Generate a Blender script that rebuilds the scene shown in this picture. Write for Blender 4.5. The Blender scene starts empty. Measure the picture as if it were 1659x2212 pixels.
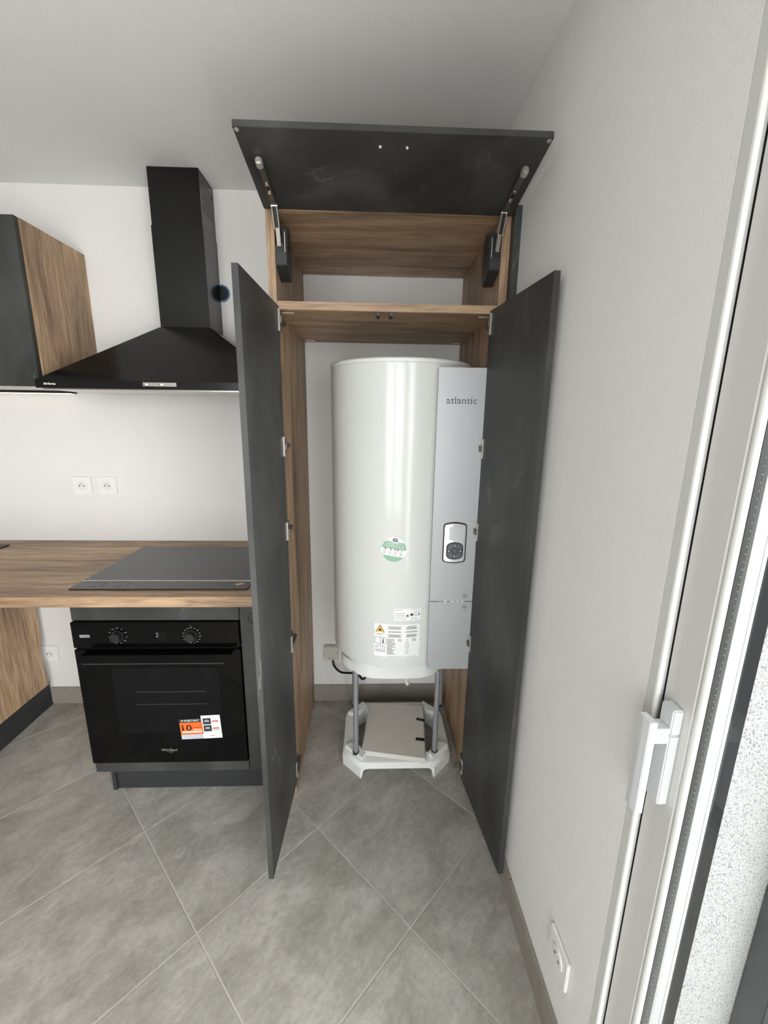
import bpy, bmesh, math, random
from mathutils import Vector, Matrix
random.seed(7)
sc = bpy.context.scene
COL = sc.collection

# ------------------------------------------------------------------ camera
W_PX, H_PX, F_PX = 1659.0, 2212.0, 893.161
cam_d = bpy.data.cameras.new('camera')
cam_d.sensor_fit = 'VERTICAL'
cam_d.sensor_height = 24.0
cam_d.lens = F_PX / H_PX * 24.0
cam_d.clip_start = 0.02
cam_o = bpy.data.objects.new('camera', cam_d)
COL.objects.link(cam_o)
yaw, pitch, roll = 0.0355, -0.2210, 0.0134
fw = Vector((math.sin(yaw) * math.cos(pitch), math.cos(yaw) * math.cos(pitch), math.sin(pitch)))
rt = Vector((math.cos(yaw), -math.sin(yaw), 0))
upv = rt.cross(fw)
r2 = rt * math.cos(roll) + upv * math.sin(roll)
u2 = -rt * math.sin(roll) + upv * math.cos(roll)
cam_o.matrix_world = Matrix(((r2.x, u2.x, -fw.x, 0.2963), (r2.y, u2.y, -fw.y, -1.9694),
                             (r2.z, u2.z, -fw.z, 1.4855), (0, 0, 0, 1)))
sc.camera = cam_o

# ------------------------------------------------------------------ world, lights, exposure
world = bpy.data.worlds.new('daylight')
sc.world = world
world.use_nodes = True
wn = world.node_tree.nodes
wn['Background'].inputs['Color'].default_value = (0.90, 0.955, 1.0, 1)
wn['Background'].inputs['Strength'].default_value = 4.0


def daylight(name, loc, rot, sx, sy, watts, col):
    d = bpy.data.lights.new(name, 'AREA')
    d.shape = 'RECTANGLE'
    d.size, d.size_y = sx, sy
    d.energy = watts
    d.color = col
    o = bpy.data.objects.new(name, d)
    o.location = loc
    o.rotation_euler = rot
    COL.objects.link(o)


# daylight entering through the two glazed doors of the room
daylight('daylight_side_door', (0.838, -2.60, 1.10), (0, math.radians(90), 0), 2.0, 1.32, 74.0, (1.0, 0.985, 0.97))
daylight('daylight_rear_door', (-0.25, -3.76, 1.10), (math.radians(90), 0, 0), 1.7, 2.1, 46.0, (0.985, 0.99, 1.0))
sc.view_settings.view_transform = 'Standard'
sc.view_settings.look = 'None'
sc.view_settings.gamma = 1
sc.view_settings.use_curve_mapping = False
sc.view_settings.exposure = -0.04
sc.cycles.use_denoising = True
sc.cycles.max_bounces = 6
sc.cycles.diffuse_bounces = 3
sc.cycles.glossy_bounces = 3
sc.cycles.transparent_max_bounces = 12
sc.cycles.caustics_reflective = False
sc.cycles.caustics_refractive = False
sc.cycles.use_adaptive_sampling = True
sc.cycles.adaptive_threshold = 0.08
sc.cycles.adaptive_min_samples = 16


# ------------------------------------------------------------------ materials
def S(r, g, b):
    def f(c):
        c /= 255.0
        return c / 12.92 if c <= 0.04045 else ((c + 0.055) / 1.055) ** 2.4
    return (f(r), f(g), f(b), 1)


def new_mat(name):
    m = bpy.data.materials.new(name)
    m.use_nodes = True
    return m, m.node_tree, m.node_tree.nodes['Principled BSDF']


def plain(name, col, rough=0.5, metal=0.0, spec=0.5, noise=0.0, nscale=60.0, bump=0.0, bscale=300.0, coat=0.0, emit=None):
    m, t, b = new_mat(name)
    b.inputs['Base Color'].default_value = col
    b.inputs['Roughness'].default_value = rough
    b.inputs['Metallic'].default_value = metal
    b.inputs['Specular IOR Level'].default_value = spec
    b.inputs['Coat Weight'].default_value = coat
    b.inputs['Coat Roughness'].default_value = 0.04
    N, L = t.nodes, t.links
    if not (noise or bump):
        if emit:
            b.inputs['Emission Color'].default_value = emit[0]
            b.inputs['Emission Strength'].default_value = emit[1]
        return m
    tc = N.new('ShaderNodeTexCoord')
    nz = N.new('ShaderNodeTexNoise')
    nz.inputs['Scale'].default_value = nscale
    nz.inputs['Detail'].default_value = 2
    L.new(tc.outputs['Object'], nz.inputs['Vector'])
    mx = N.new('ShaderNodeMix')
    mx.data_type = 'RGBA'
    mx.inputs[6].default_value = tuple(c * (1 - noise) for c in col[:3]) + (1,)
    mx.inputs[7].default_value = tuple(min(1, c * (1 + noise)) for c in col[:3]) + (1,)
    L.new(nz.outputs['Fac'], mx.inputs[0])
    L.new(mx.outputs[2], b.inputs['Base Color'])
    if bump:
        n2 = N.new('ShaderNodeTexNoise')
        n2.inputs['Scale'].default_value = bscale
        n2.inputs['Detail'].default_value = 1
        L.new(tc.outputs['Object'], n2.inputs['Vector'])
        bp = N.new('ShaderNodeBump')
        bp.inputs['Strength'].default_value = bump
        bp.inputs['Distance'].default_value = 0.002
        L.new(n2.outputs['Fac'], bp.inputs['Height'])
        L.new(bp.outputs['Normal'], b.inputs['Normal'])
    if emit:
        b.inputs['Emission Color'].default_value = emit[0]
        b.inputs['Emission Strength'].default_value = emit[1]
    return m


def ramp(N, stops):
    r = N.new('ShaderNodeValToRGB')
    e = r.color_ramp.elements
    while len(e) < len(stops):
        e.new(0.5)
    for el, (p, c) in zip(e, stops):
        el.position = p
        el.color = c
    return r


def wood(name, axis, gain=1.12):
    """oak-look laminate, grain along axis"""
    m, t, b = new_mat(name)
    N, L = t.nodes, t.links
    tc = N.new('ShaderNodeTexCoord')
    oi = N.new('ShaderNodeObjectInfo')
    off = N.new('ShaderNodeVectorMath')
    off.operation = 'SCALE'
    cmb = N.new('ShaderNodeCombineXYZ')
    for k in range(3):
        L.new(oi.outputs['Random'], cmb.inputs[k])
    L.new(cmb.outputs[0], off.inputs[0])
    off.inputs['Scale'].default_value = 7.0
    add = N.new('ShaderNodeVectorMath')
    L.new(tc.outputs['Object'], add.inputs[0])
    L.new(off.outputs[0], add.inputs[1])

    def noise(along, across, detail, dist, rough=0.6):
        mp = N.new('ShaderNodeMapping')
        s = [across] * 3
        s['XYZ'.index(axis)] = along
        mp.inputs['Scale'].default_value = s
        L.new(add.outputs[0], mp.inputs['Vector'])
        n = N.new('ShaderNodeTexNoise')
        n.inputs['Scale'].default_value = 1.0
        n.inputs['Detail'].default_value = detail
        n.inputs['Distortion'].default_value = dist
        n.inputs['Roughness'].default_value = rough
        L.new(mp.outputs[0], n.inputs['Vector'])
        return n
    n1 = noise(1.5, 11, 4, 0.7)
    n2 = noise(7, 170, 2, 0.2)
    n3 = noise(3.2, 42, 5, 1.8, 0.72)
    mpk = N.new('ShaderNodeMapping')
    sk_ = [5.5] * 3
    sk_['XYZ'.index(axis)] = 2.4
    mpk.inputs['Scale'].default_value = sk_
    L.new(add.outputs[0], mpk.inputs['Vector'])
    vk = N.new('ShaderNodeTexVoronoi')
    vk.inputs['Scale'].default_value = 1.0
    L.new(mpk.outputs[0], vk.inputs['Vector'])
    rk = ramp(N, [(0.03, (0.45, 0.42, 0.40, 1)), (0.10, (0.85, 0.84, 0.83, 1)), (0.17, (1, 1, 1, 1))])
    L.new(vk.outputs['Distance'], rk.inputs[0])
    g = gain
    r1 = ramp(N, [(0.28, S(98 * g, 80 * g, 62 * g)), (0.42, S(138 * g, 113 * g, 89 * g)), (0.56, S(160 * g, 133 * g, 105 * g)), (0.74, S(184 * g, 157 * g, 127 * g))])
    L.new(n1.outputs['Fac'], r1.inputs[0])
    r2_ = ramp(N, [(0.34, (0.62, 0.60, 0.58, 1)), (0.55, (1.04, 1.04, 1.04, 1))])
    L.new(n2.outputs['Fac'], r2_.inputs[0])
    r3 = ramp(N, [(0.28, (0.45, 0.43, 0.42, 1)), (0.41, (0.95, 0.95, 0.95, 1)), (0.62, (1.0, 1.0, 1.0, 1)), (0.70, (1.4, 1.36, 1.3, 1))])
    L.new(n3.outputs['Fac'], r3.inputs[0])
    m1 = N.new('ShaderNodeMix'); m1.data_type = 'RGBA'; m1.blend_type = 'MULTIPLY'; m1.inputs[0].default_value = 1.0
    L.new(r1.outputs[0], m1.inputs[6]); L.new(r2_.outputs[0], m1.inputs[7])
    m2 = N.new('ShaderNodeMix'); m2.data_type = 'RGBA'; m2.blend_type = 'MULTIPLY'; m2.inputs[0].default_value = 0.85
    L.new(m1.outputs[2], m2.inputs[6]); L.new(r3.outputs[0], m2.inputs[7])
    m3 = N.new('ShaderNodeMix'); m3.data_type = 'RGBA'; m3.blend_type = 'MULTIPLY'; m3.inputs[0].default_value = 0.9
    L.new(m2.outputs[2], m3.inputs[6]); L.new(rk.outputs[0], m3.inputs[7])
    L.new(m3.outputs[2], b.inputs['Base Color'])
    b.inputs['Roughness'].default_value = 0.48
    bp = N.new('ShaderNodeBump'); bp.inputs['Strength'].default_value = 0.12; bp.inputs['Distance'].default_value = 0.001
    L.new(n2.outputs['Fac'], bp.inputs['Height']); L.new(bp.outputs['Normal'], b.inputs['Normal'])
    return m


def slate(name, k=1.0, veins=True):
    """charcoal slate-look laminate"""
    m, t, b = new_mat(name)
    N, L = t.nodes, t.links
    tc = N.new('ShaderNodeTexCoord')
    oi = N.new('ShaderNodeObjectInfo')
    cmb = N.new('ShaderNodeCombineXYZ')
    for q in range(3):
        L.new(oi.outputs['Random'], cmb.inputs[q])
    sc_ = N.new('ShaderNodeVectorMath'); sc_.operation = 'SCALE'; sc_.inputs['Scale'].default_value = 5.0
    L.new(cmb.outputs[0], sc_.inputs[0])
    add = N.new('ShaderNodeVectorMath')
    L.new(tc.outputs['Object'], add.inputs[0]); L.new(sc_.outputs[0], add.inputs[1])
    mp = N.new('ShaderNodeMapping'); mp.inputs['Scale'].default_value = (5, 5, 2.2)
    L.new(add.outputs[0], mp.inputs['Vector'])
    n1 = N.new('ShaderNodeTexNoise'); n1.inputs['Scale'].default_value = 1.0; n1.inputs['Detail'].default_value = 5; n1.inputs['Distortion'].default_value = 0.7
    L.new(mp.outputs[0], n1.inputs['Vector'])
    r1 = ramp(N, [(0.3, S(44 * k, 44 * k, 43 * k)), (0.5, S(58 * k, 58 * k, 56 * k)), (0.72, S(74 * k, 74 * k, 71 * k))])
    L.new(n1.outputs['Fac'], r1.inputs[0])
    # thin pale veins: iso-lines of a second noise, masked to patches
    mp2 = N.new('ShaderNodeMapping'); mp2.inputs['Scale'].default_value = (4.5, 4.5, 1.6)
    L.new(add.outputs[0], mp2.inputs['Vector'])
    n2 = N.new('ShaderNodeTexNoise'); n2.inputs['Scale'].default_value = 1.0; n2.inputs['Detail'].default_value = 4; n2.inputs['Distortion'].default_value = 1.5
    L.new(mp2.outputs[0], n2.inputs['Vector'])
    r2_ = ramp(N, [(0.488, (0, 0, 0, 1)), (0.5, (1, 1, 1, 1)), (0.506, (0, 0, 0, 1))])
    L.new(n2.outputs['Fac'], r2_.inputs[0])
    n3 = N.new('ShaderNodeTexNoise'); n3.inputs['Scale'].default_value = 5.0; n3.inputs['Detail'].default_value = 2
    L.new(add.outputs[0], n3.inputs['Vector'])
    r3 = ramp(N, [(0.54, (0, 0, 0, 1)), (0.7, (1, 1, 1, 1))])
    L.new(n3.outputs['Fac'], r3.inputs[0])
    mu = N.new('ShaderNodeMath'); mu.operation = 'MULTIPLY'
    L.new(r2_.outputs[0], mu.inputs[0]); L.new(r3.outputs[0], mu.inputs[1])
    mu2 = N.new('ShaderNodeMath'); mu2.operation = 'MULTIPLY'; mu2.inputs[1].default_value = 0.33 if veins else 0.0
    L.new(mu.outputs[0], mu2.inputs[0])
    mx = N.new('ShaderNodeMix'); mx.data_type = 'RGBA'
    L.new(mu2.outputs[0], mx.inputs[0]); L.new(r1.outputs[0], mx.inputs[6]); mx.inputs[7].default_value = S(150, 148, 140)
    L.new(mx.outputs[2], b.inputs['Base Color'])
    b.inputs['Roughness'].default_value = 0.5
    b.inputs['Specular IOR Level'].default_value = 0.4
    n4 = N.new('ShaderNodeTexNoise'); n4.inputs['Scale'].default_value = 60; n4.inputs['Detail'].default_value = 3
    L.new(add.outputs[0], n4.inputs['Vector'])
    bp = N.new('ShaderNodeBump'); bp.inputs['Strength'].default_value = 0.12; bp.inputs['Distance'].default_value = 0.002
    L.new(n4.outputs['Fac'], bp.inputs['Height']); L.new(bp.outputs['Normal'], b.inputs['Normal'])
    return m


def tile_mat(name):
    m, t, b = new_mat(name)
    N, L = t.nodes, t.links
    tc = N.new('ShaderNodeTexCoord')
    oi = N.new('ShaderNodeObjectInfo')
    cmb = N.new('ShaderNodeCombineXYZ')
    for q in range(3):
        L.new(oi.outputs['Random'], cmb.inputs[q])
    sc_ = N.new('ShaderNodeVectorMath'); sc_.operation = 'SCALE'; sc_.inputs['Scale'].default_value = 20.0
    L.new(cmb.outputs[0], sc_.inputs[0])
    add = N.new('ShaderNodeVectorMath')
    L.new(tc.outputs['Object'], add.inputs[0]); L.new(sc_.outputs[0], add.inputs[1])

    def nz(scale, detail, dist, rough):
        mp = N.new('ShaderNodeMapping'); mp.inputs['Scale'].default_value = scale
        L.new(add.outputs[0], mp.inputs['Vector'])
        n = N.new('ShaderNodeTexNoise'); n.inputs['Scale'].default_value = 1.0
        n.inputs['Detail'].default_value = detail; n.inputs['Distortion'].default_value = dist; n.inputs['Roughness'].default_value = rough
        L.new(mp.outputs[0], n.inputs['Vector'])
        return n
    n1 = nz((6, 9, 8), 4, 0.5, 0.6)
    n2 = nz((44, 66, 60), 6, 0.3, 0.8)
    r1 = ramp(N, [(0.3, S(142, 137, 129)), (0.5, S(160, 155, 147)), (0.7, S(177, 172, 164))])
    L.new(n1.outputs['Fac'], r1.inputs[0])
    r2_ = ramp(N, [(0.33, (0.75, 0.745, 0.74, 1)), (0.5, (0.96, 0.96, 0.96, 1)), (0.64, (1.15, 1.15, 1.15, 1))])
    L.new(n2.outputs['Fac'], r2_.inputs[0])
    mx = N.new('ShaderNodeMix'); mx.data_type = 'RGBA'; mx.blend_type = 'MULTIPLY'; mx.inputs[0].default_value = 0.75
    L.new(r1.outputs[0], mx.inputs[6]); L.new(r2_.outputs[0], mx.inputs[7])
    L.new(mx.outputs[2], b.inputs['Base Color'])
    rr = N.new('ShaderNodeMapRange'); rr.inputs['To Min'].default_value = 0.38; rr.inputs['To Max'].default_value = 0.6
    L.new(n2.outputs['Fac'], rr.inputs['Value']); L.new(rr.outputs[0], b.inputs['Roughness'])
    bp = N.new('ShaderNodeBump'); bp.inputs['Strength'].default_value = 0.1; bp.inputs['Distance'].default_value = 0.002
    L.new(n2.outputs['Fac'], bp.inputs['Height']); L.new(bp.outputs['Normal'], b.inputs['Normal'])
    return m


def glass_mat(name, tint=(0.985, 0.99, 0.992, 1)):
    m = bpy.data.materials.new(name)
    m.use_nodes = True
    t = m.node_tree
    N, L = t.nodes, t.links
    N.remove(N['Principled BSDF'])
    tr = N.new('ShaderNodeBsdfTransparent'); tr.inputs[0].default_value = tint
    gl = N.new('ShaderNodeBsdfGlossy'); gl.inputs['Roughness'].default_value = 0.02
    fr = N.new('ShaderNodeFresnel'); fr.inputs['IOR'].default_value = 1.45
    mx = N.new('ShaderNodeMixShader')
    ge = N.new('ShaderNodeNewGeometry')
    inv = N.new('ShaderNodeMath'); inv.operation = 'SUBTRACT'; inv.inputs[0].default_value = 1.0
    mul = N.new('ShaderNodeMath'); mul.operation = 'MULTIPLY'
    L.new(ge.outputs['Backfacing'], inv.inputs[1]); L.new(inv.outputs[0], mul.inputs[0]); L.new(fr.outputs[0], mul.inputs[1])
    L.new(mul.outputs[0], mx.inputs[0]); L.new(tr.outputs[0], mx.inputs[1]); L.new(gl.outputs[0], mx.inputs[2])
    L.new(mx.outputs[0], N['Material Output'].inputs['Surface'])
    return m


def stucco_mat(name):
    m, t, b = new_mat(name)
    N, L = t.nodes, t.links
    tc = N.new('ShaderNodeTexCoord')
    n = N.new('ShaderNodeTexNoise'); n.inputs['Scale'].default_value = 330; n.inputs['Detail'].default_value = 3
    L.new(tc.outputs['Object'], n.inputs['Vector'])
    r = ramp(N, [(0.32, S(150, 148, 142)), (0.44, S(214, 213, 208)), (0.6, S(226, 225, 221))])
    L.new(n.outputs['Fac'], r.inputs[0]); L.new(r.outputs[0], b.inputs['Base Color'])
    b.inputs['Roughness'].default_value = 0.95
    bp = N.new('ShaderNodeBump'); bp.inputs['Strength'].default_value = 1.0; bp.inputs['Distance'].default_value = 0.004
    L.new(n.outputs['Fac'], bp.inputs['Height']); L.new(bp.outputs['Normal'], b.inputs['Normal'])
    return m


M = dict(
    wall=plain('white_wall_paint', S(230, 227, 223), 0.7, spec=0.25, noise=0.015, nscale=8, bump=0.25, bscale=420),
    ceil=plain('ceiling_paint', S(232, 232, 229), 0.85, spec=0.2, noise=0.015, nscale=8, bump=0.25, bscale=420),
    tile=tile_mat('grey_floor_tile'),
    base=plain('baseboard_tile', S(146, 138, 128), 0.5, noise=0.14, nscale=25),
    grout=plain('grout', S(182, 177, 168), 0.9, noise=0.05),
    wood_x=wood('oak_laminate_grain_across', 'X'),
    wood_y=wood('oak_laminate_grain_depth', 'Y'),
    wood_z=wood('oak_laminate_grain_upright', 'Z'),
    slate=slate('charcoal_slate_laminate'),
    slate_plain=plain('charcoal_plinth', S(43, 44, 44), 0.5, noise=0.15, nscale=20),
    hood=plain('matt_black_enamel', S(9, 9, 9), 0.17, spec=0.5),
    black=plain('black_plastic', S(20, 20, 21), 0.4),
    knobblack=plain('knob_black', S(26, 26, 27), 0.4),
    lift=plain('dark_grey_plastic', S(44, 45, 46), 0.42),
    oven_glass=plain('oven_black_glass', S(6, 6, 7), 0.06, spec=0.22),
    oven_window=plain('oven_window_glass', S(14, 15, 16), 0.08, spec=0.22),
    oven_body=plain('oven_body_black', S(14, 14, 15), 0.35),
    hob=plain('hob_glass', S(38, 38, 38), 0.2, spec=0.5),
    steel=plain('brushed_steel', S(205, 202, 196), 0.28, metal=1.0, noise=0.04, nscale=120),
    darknickel=plain('shaded_nickel', S(128, 123, 115), 0.42, metal=0.9),
    nickel=plain('nickel', S(206, 202, 194), 0.3, metal=0.65),
    tube=plain('galvanised_tube', S(158, 160, 162), 0.36, metal=0.45, noise=0.06),
    chrome=plain('chrome', S(225, 228, 230), 0.08, metal=0.92),
    enamel=plain('white_enamel', S(216, 218, 213), 0.16, spec=0.4, noise=0.01, coat=0.22),
    enamel_cap=plain('white_cap_plastic', S(222, 223, 218), 0.35, noise=0.01),
    whiteplastic=plain('white_plastic', S(226, 226, 222), 0.42, noise=0.015),
    beigeplastic=plain('warm_white_plastic', S(205, 200, 190), 0.45, noise=0.02),
    switch=plain('switch_plate_white', S(236, 234, 229), 0.3),
    handlewhite=plain('handle_white', S(212, 213, 214), 0.4),
    silver=plain('silver_paint', S(172, 174, 175), 0.42, metal=0.35, noise=0.04, nscale=900),
    pvc=plain('window_frame_white', S(206, 205, 201), 0.4, noise=0.01),
    seal=plain('white_seal', S(238, 237, 232), 0.6),
    spacer=plain('glazing_spacer', S(52, 51, 48), 0.35, metal=0.4),
    dot=plain('spacer_perforation', S(200, 196, 186), 0.5),
    rubber=plain('black_rubber', S(16, 16, 17), 0.7, noise=0.2, nscale=90),
    anthracite=plain('anthracite_aluminium', S(66, 68, 72), 0.45, noise=0.05),
    stucco=stucco_mat('exterior_stucco'),
    paving=plain('exterior_paving', S(190, 186, 178), 0.9, noise=0.08, nscale=5),
    glass=glass_mat('window_glass'),
    film=glass_mat('clear_film'),
    paper=plain('label_paper', S(240, 240, 238), 0.3, noise=0.01),
    ink=plain('black_ink', S(40, 40, 42), 0.5),
    greyink=plain('grey_ink', S(150, 150, 150), 0.5),
    greylogo=plain('grey_logo', S(122, 125, 127), 0.4, metal=0.3),
    orange=plain('orange_print', S(238, 104, 36), 0.4),
    red=plain('red_print', S(205, 80, 66), 0.4),
    darkred=plain('dark_print', S(62, 14, 10), 0.4),
    green=plain('green_print', S(140, 184, 156), 0.35),
    yellow=plain('yellow_print', S(236, 190, 72), 0.35),
    purple=plain('purple_print', S(70, 60, 84), 0.35),
    lightgrey=plain('light_grey_print', S(186, 188, 194), 0.35),
    whiteprint=plain('white_print', S(232, 232, 230), 0.4),
    dimprint=plain('dim_white_print', S(128, 128, 126), 0.4),
    steamprint=plain('steam_badge', S(150, 154, 156), 0.3),
    copper=plain('copper_sticker', S(222, 172, 146), 0.5),
    bluebox=plain('blue_box', S(84, 118, 150), 0.5),
    darkhole=plain('box_interior', S(14, 20, 28), 0.6),
    screen=plain('grey_screen', S(196, 200, 200), 0.12, spec=0.6),
    keypad=plain('keypad_grey', S(92, 94, 96), 0.3, metal=0.5),
    led=plain('led_lens', S(255, 244, 230), 0.4, emit=((1.0, 0.88, 0.80, 1), 1.3)),
    digit=plain('display_digit', S(200, 210, 214), 0.4, emit=((0.8, 0.9, 1.0, 1), 0.25)),
    silicone=plain('white_silicone', S(236, 234, 230), 0.45),
    cabwhite=plain('white_melamine', S(224, 220, 213), 0.5),
)


# ------------------------------------------------------------------ mesh helpers
ORIGIN = {}


def root(name, loc, label, cat, group=None):
    o = bpy.data.objects.new(name, None)
    o.empty_display_size = 0.05
    o.location = loc
    COL.objects.link(o)
    ORIGIN[o] = Vector(loc)
    o['label'] = label
    o['category'] = cat
    if group:
        o['group'] = group
    return o


def tag(o, label, cat, group=None):
    o['label'] = label
    o['category'] = cat
    if group:
        o['group'] = group
    return o


class MB:
    def __init__(self, mx=None):
        self.bm = bmesh.new()
        self.mx = mx

    def _t(self, vs):
        if self.mx is not None:
            bmesh.ops.transform(self.bm, matrix=self.mx, verts=vs)

    def box(self, x0, x1, y0, y1, z0, z1, bev=0.0, seg=2):
        x0, x1 = sorted((x0, x1)); y0, y1 = sorted((y0, y1)); z0, z1 = sorted((z0, z1))
        r = bmesh.ops.create_cube(self.bm, size=1.0)
        vs = r['verts']
        for v in vs:
            v.co = Vector(((x0 + x1) / 2 + v.co.x * (x1 - x0), (y0 + y1) / 2 + v.co.y * (y1 - y0), (z0 + z1) / 2 + v.co.z * (z1 - z0)))
        if bev:
            es = list({e for v in vs for e in v.link_edges})
            before = set(self.bm.verts) - set(vs)
            bmesh.ops.bevel(self.bm, geom=es, offset=bev, segments=seg, affect='EDGES', clamp_overlap=True)
            vs = [v for v in self.bm.verts if v not in before]
        self._t(vs)
        return self

    def prism(self, pts, a0, a1, axis='Z', bev=0.0):
        """extrude a 2D polygon along axis; pts are the other two coords in xyz order"""
        def mk(p, a):
            if axis == 'Z': return (p[0], p[1], a)
            if axis == 'Y': return (p[0], a, p[1])
            return (a, p[0], p[1])
        before = set(self.bm.verts)
        b = [self.bm.verts.new(mk(p, a0)) for p in pts]
        t = [self.bm.verts.new(mk(p, a1)) for p in pts]
        n = len(pts)
        fs = [self.bm.faces.new(b), self.bm.faces.new(t)]
        for i in range(n):
            fs.append(self.bm.faces.new((b[i], b[(i + 1) % n], t[(i + 1) % n], t[i])))
        bmesh.ops.recalc_face_normals(self.bm, faces=fs)
        if bev:
            es = list({e for v in b + t for e in v.link_edges})
            bmesh.ops.bevel(self.bm, geom=es, offset=bev, segments=2, affect='EDGES', clamp_overlap=True)
        self._t([v for v in self.bm.verts if v not in before])
        return self

    def frustum(self, bot, top, closed=True):
        """two loops of 3D points joined"""
        before = set(self.bm.verts)
        b = [self.bm.verts.new(p) for p in bot]
        t = [self.bm.verts.new(p) for p in top]
        n = len(b)
        fs = [self.bm.faces.new((b[i], b[(i + 1) % n], t[(i + 1) % n], t[i])) for i in range(n)]
        if closed:
            fs += [self.bm.faces.new(b), self.bm.faces.new(t)]
        bmesh.ops.recalc_face_normals(self.bm, faces=fs)
        self._t([v for v in self.bm.verts if v not in before])
        return self

    def cyl(self, p0, p1, r0, r1=None, seg=24):
        p0, p1 = Vector(p0), Vector(p1)
        r1 = r0 if r1 is None else r1
        d = p1 - p0
        q = Vector((0, 0, 1)).rotation_difference(d.normalized()).to_matrix()
        before = set(self.bm.verts)
        lo, hi = [], []
        for i in range(seg):
            a = 2 * math.pi * i / seg
            c = Vector((math.cos(a), math.sin(a), 0))
            lo.append(self.bm.verts.new(p0 + q @ (c * r0)))
            hi.append(self.bm.verts.new(p1 + q @ (c * r1)))
        fs = [self.bm.faces.new((lo[i], lo[(i + 1) % seg], hi[(i + 1) % seg], hi[i])) for i in range(seg)]
        fs += [self.bm.faces.new(lo[::-1]), self.bm.faces.new(hi)]
        bmesh.ops.recalc_face_normals(self.bm, faces=fs)
        self._t([v for v in self.bm.verts if v not in before])
        return self

    def lathe(self, prof, cx, cy, seg=96):
        rows = []
        before = set(self.bm.verts)
        for r, z in prof:
            if r < 1e-6:
                rows.append([self.bm.verts.new((cx, cy, z))])
            else:
                rows.append([self.bm.verts.new((cx + r * math.cos(2 * math.pi * i / seg), cy + r * math.sin(2 * math.pi * i / seg), z)) for i in range(seg)])
        fs = []
        for a, b in zip(rows, rows[1:]):
            for i in range(seg):
                j = (i + 1) % seg
                if len(a) == 1:
                    fs.append(self.bm.faces.new((a[0], b[j], b[i])))
                elif len(b) == 1:
                    fs.append(self.bm.faces.new((a[i], a[j], b[0])))
                else:
                    fs.append(self.bm.faces.new((a[i], a[j], b[j], b[i])))
        bmesh.ops.recalc_face_normals(self.bm, faces=fs)
        self._t([v for v in self.bm.verts if v not in before])
        return self

    def tube(self, pts, r, seg=12, sub=6):
        P = [Vector(p) for p in pts]
        Q = []
        for i in range(len(P) - 1):
            p0, p1, p2, p3 = P[max(i - 1, 0)], P[i], P[i + 1], P[min(i + 2, len(P) - 1)]
            for k in range(sub):
                t = k / sub
                Q.append(0.5 * ((2 * p1) + (p2 - p0) * t + (2 * p0 - 5 * p1 + 4 * p2 - p3) * t * t + (3 * p1 - p0 - 3 * p2 + p3) * t ** 3))
        Q.append(P[-1])
        rows = []
        before = set(self.bm.verts)
        prev = None
        for i, q in enumerate(Q):
            d = (Q[min(i + 1, len(Q) - 1)] - Q[max(i - 1, 0)]).normalized()
            if prev is None:
                n = d.orthogonal().normalized()
            else:
                n = (prev - d * prev.dot(d)).normalized()
            prev = n
            bn = d.cross(n)
            rows.append([self.bm.verts.new(q + (n * math.cos(2 * math.pi * k / seg) + bn * math.sin(2 * math.pi * k / seg)) * r) for k in range(seg)])
        fs = []
        for a, b in zip(rows, rows[1:]):
            for k in range(seg):
                fs.append(self.bm.faces.new((a[k], a[(k + 1) % seg], b[(k + 1) % seg], b[k])))
        fs += [self.bm.faces.new(rows[0][::-1]), self.bm.faces.new(rows[-1])]
        bmesh.ops.recalc_face_normals(self.bm, faces=fs)
        self._t([v for v in self.bm.verts if v not in before])
        return self

    def quad(self, a, b, c, d):
        before = set(self.bm.verts)
        self.bm.faces.new([self.bm.verts.new(p) for p in (a, b, c, d)])
        self._t([v for v in self.bm.verts if v not in before])
        return self

    def add_mesh(self, me, mx):
        before = set(self.bm.verts)
        self.bm.from_mesh(me)
        vs = [v for v in self.bm.verts if v not in before]
        bmesh.ops.transform(self.bm, matrix=mx, verts=vs)
        self._t(vs)
        return self

    def build(self, name, mat, parent=None, smooth=None):
        top = parent
        while top is not None and top.parent is not None:
            top = top.parent
        org = ORIGIN.get(top, Vector((0, 0, 0))) if top else None
        if org is None:
            xs = [v.co for v in self.bm.verts]
            lo = Vector((min(c.x for c in xs), min(c.y for c in xs), min(c.z for c in xs)))
            hi = Vector((max(c.x for c in xs), max(c.y for c in xs), max(c.z for c in xs)))
            org = Vector(((lo.x + hi.x) / 2, (lo.y + hi.y) / 2, lo.z))
        for v in self.bm.verts:
            v.co -= org
        me = bpy.data.meshes.new(name)
        self.bm.to_mesh(me)
        self.bm.free()
        if smooth is not None:
            me.polygons.foreach_set('use_smooth', [True] * len(me.polygons))
            me.set_sharp_from_angle(angle=math.radians(smooth))
        me.materials.append(M[mat] if isinstance(mat, str) else mat)
        o = bpy.data.objects.new(name, me)
        COL.objects.link(o)
        if parent is not None:
            o.parent = parent
        else:
            o.location = org
            ORIGIN[o] = org
        return o


def structure(o):
    o['kind'] = 'structure'
    return o


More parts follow.
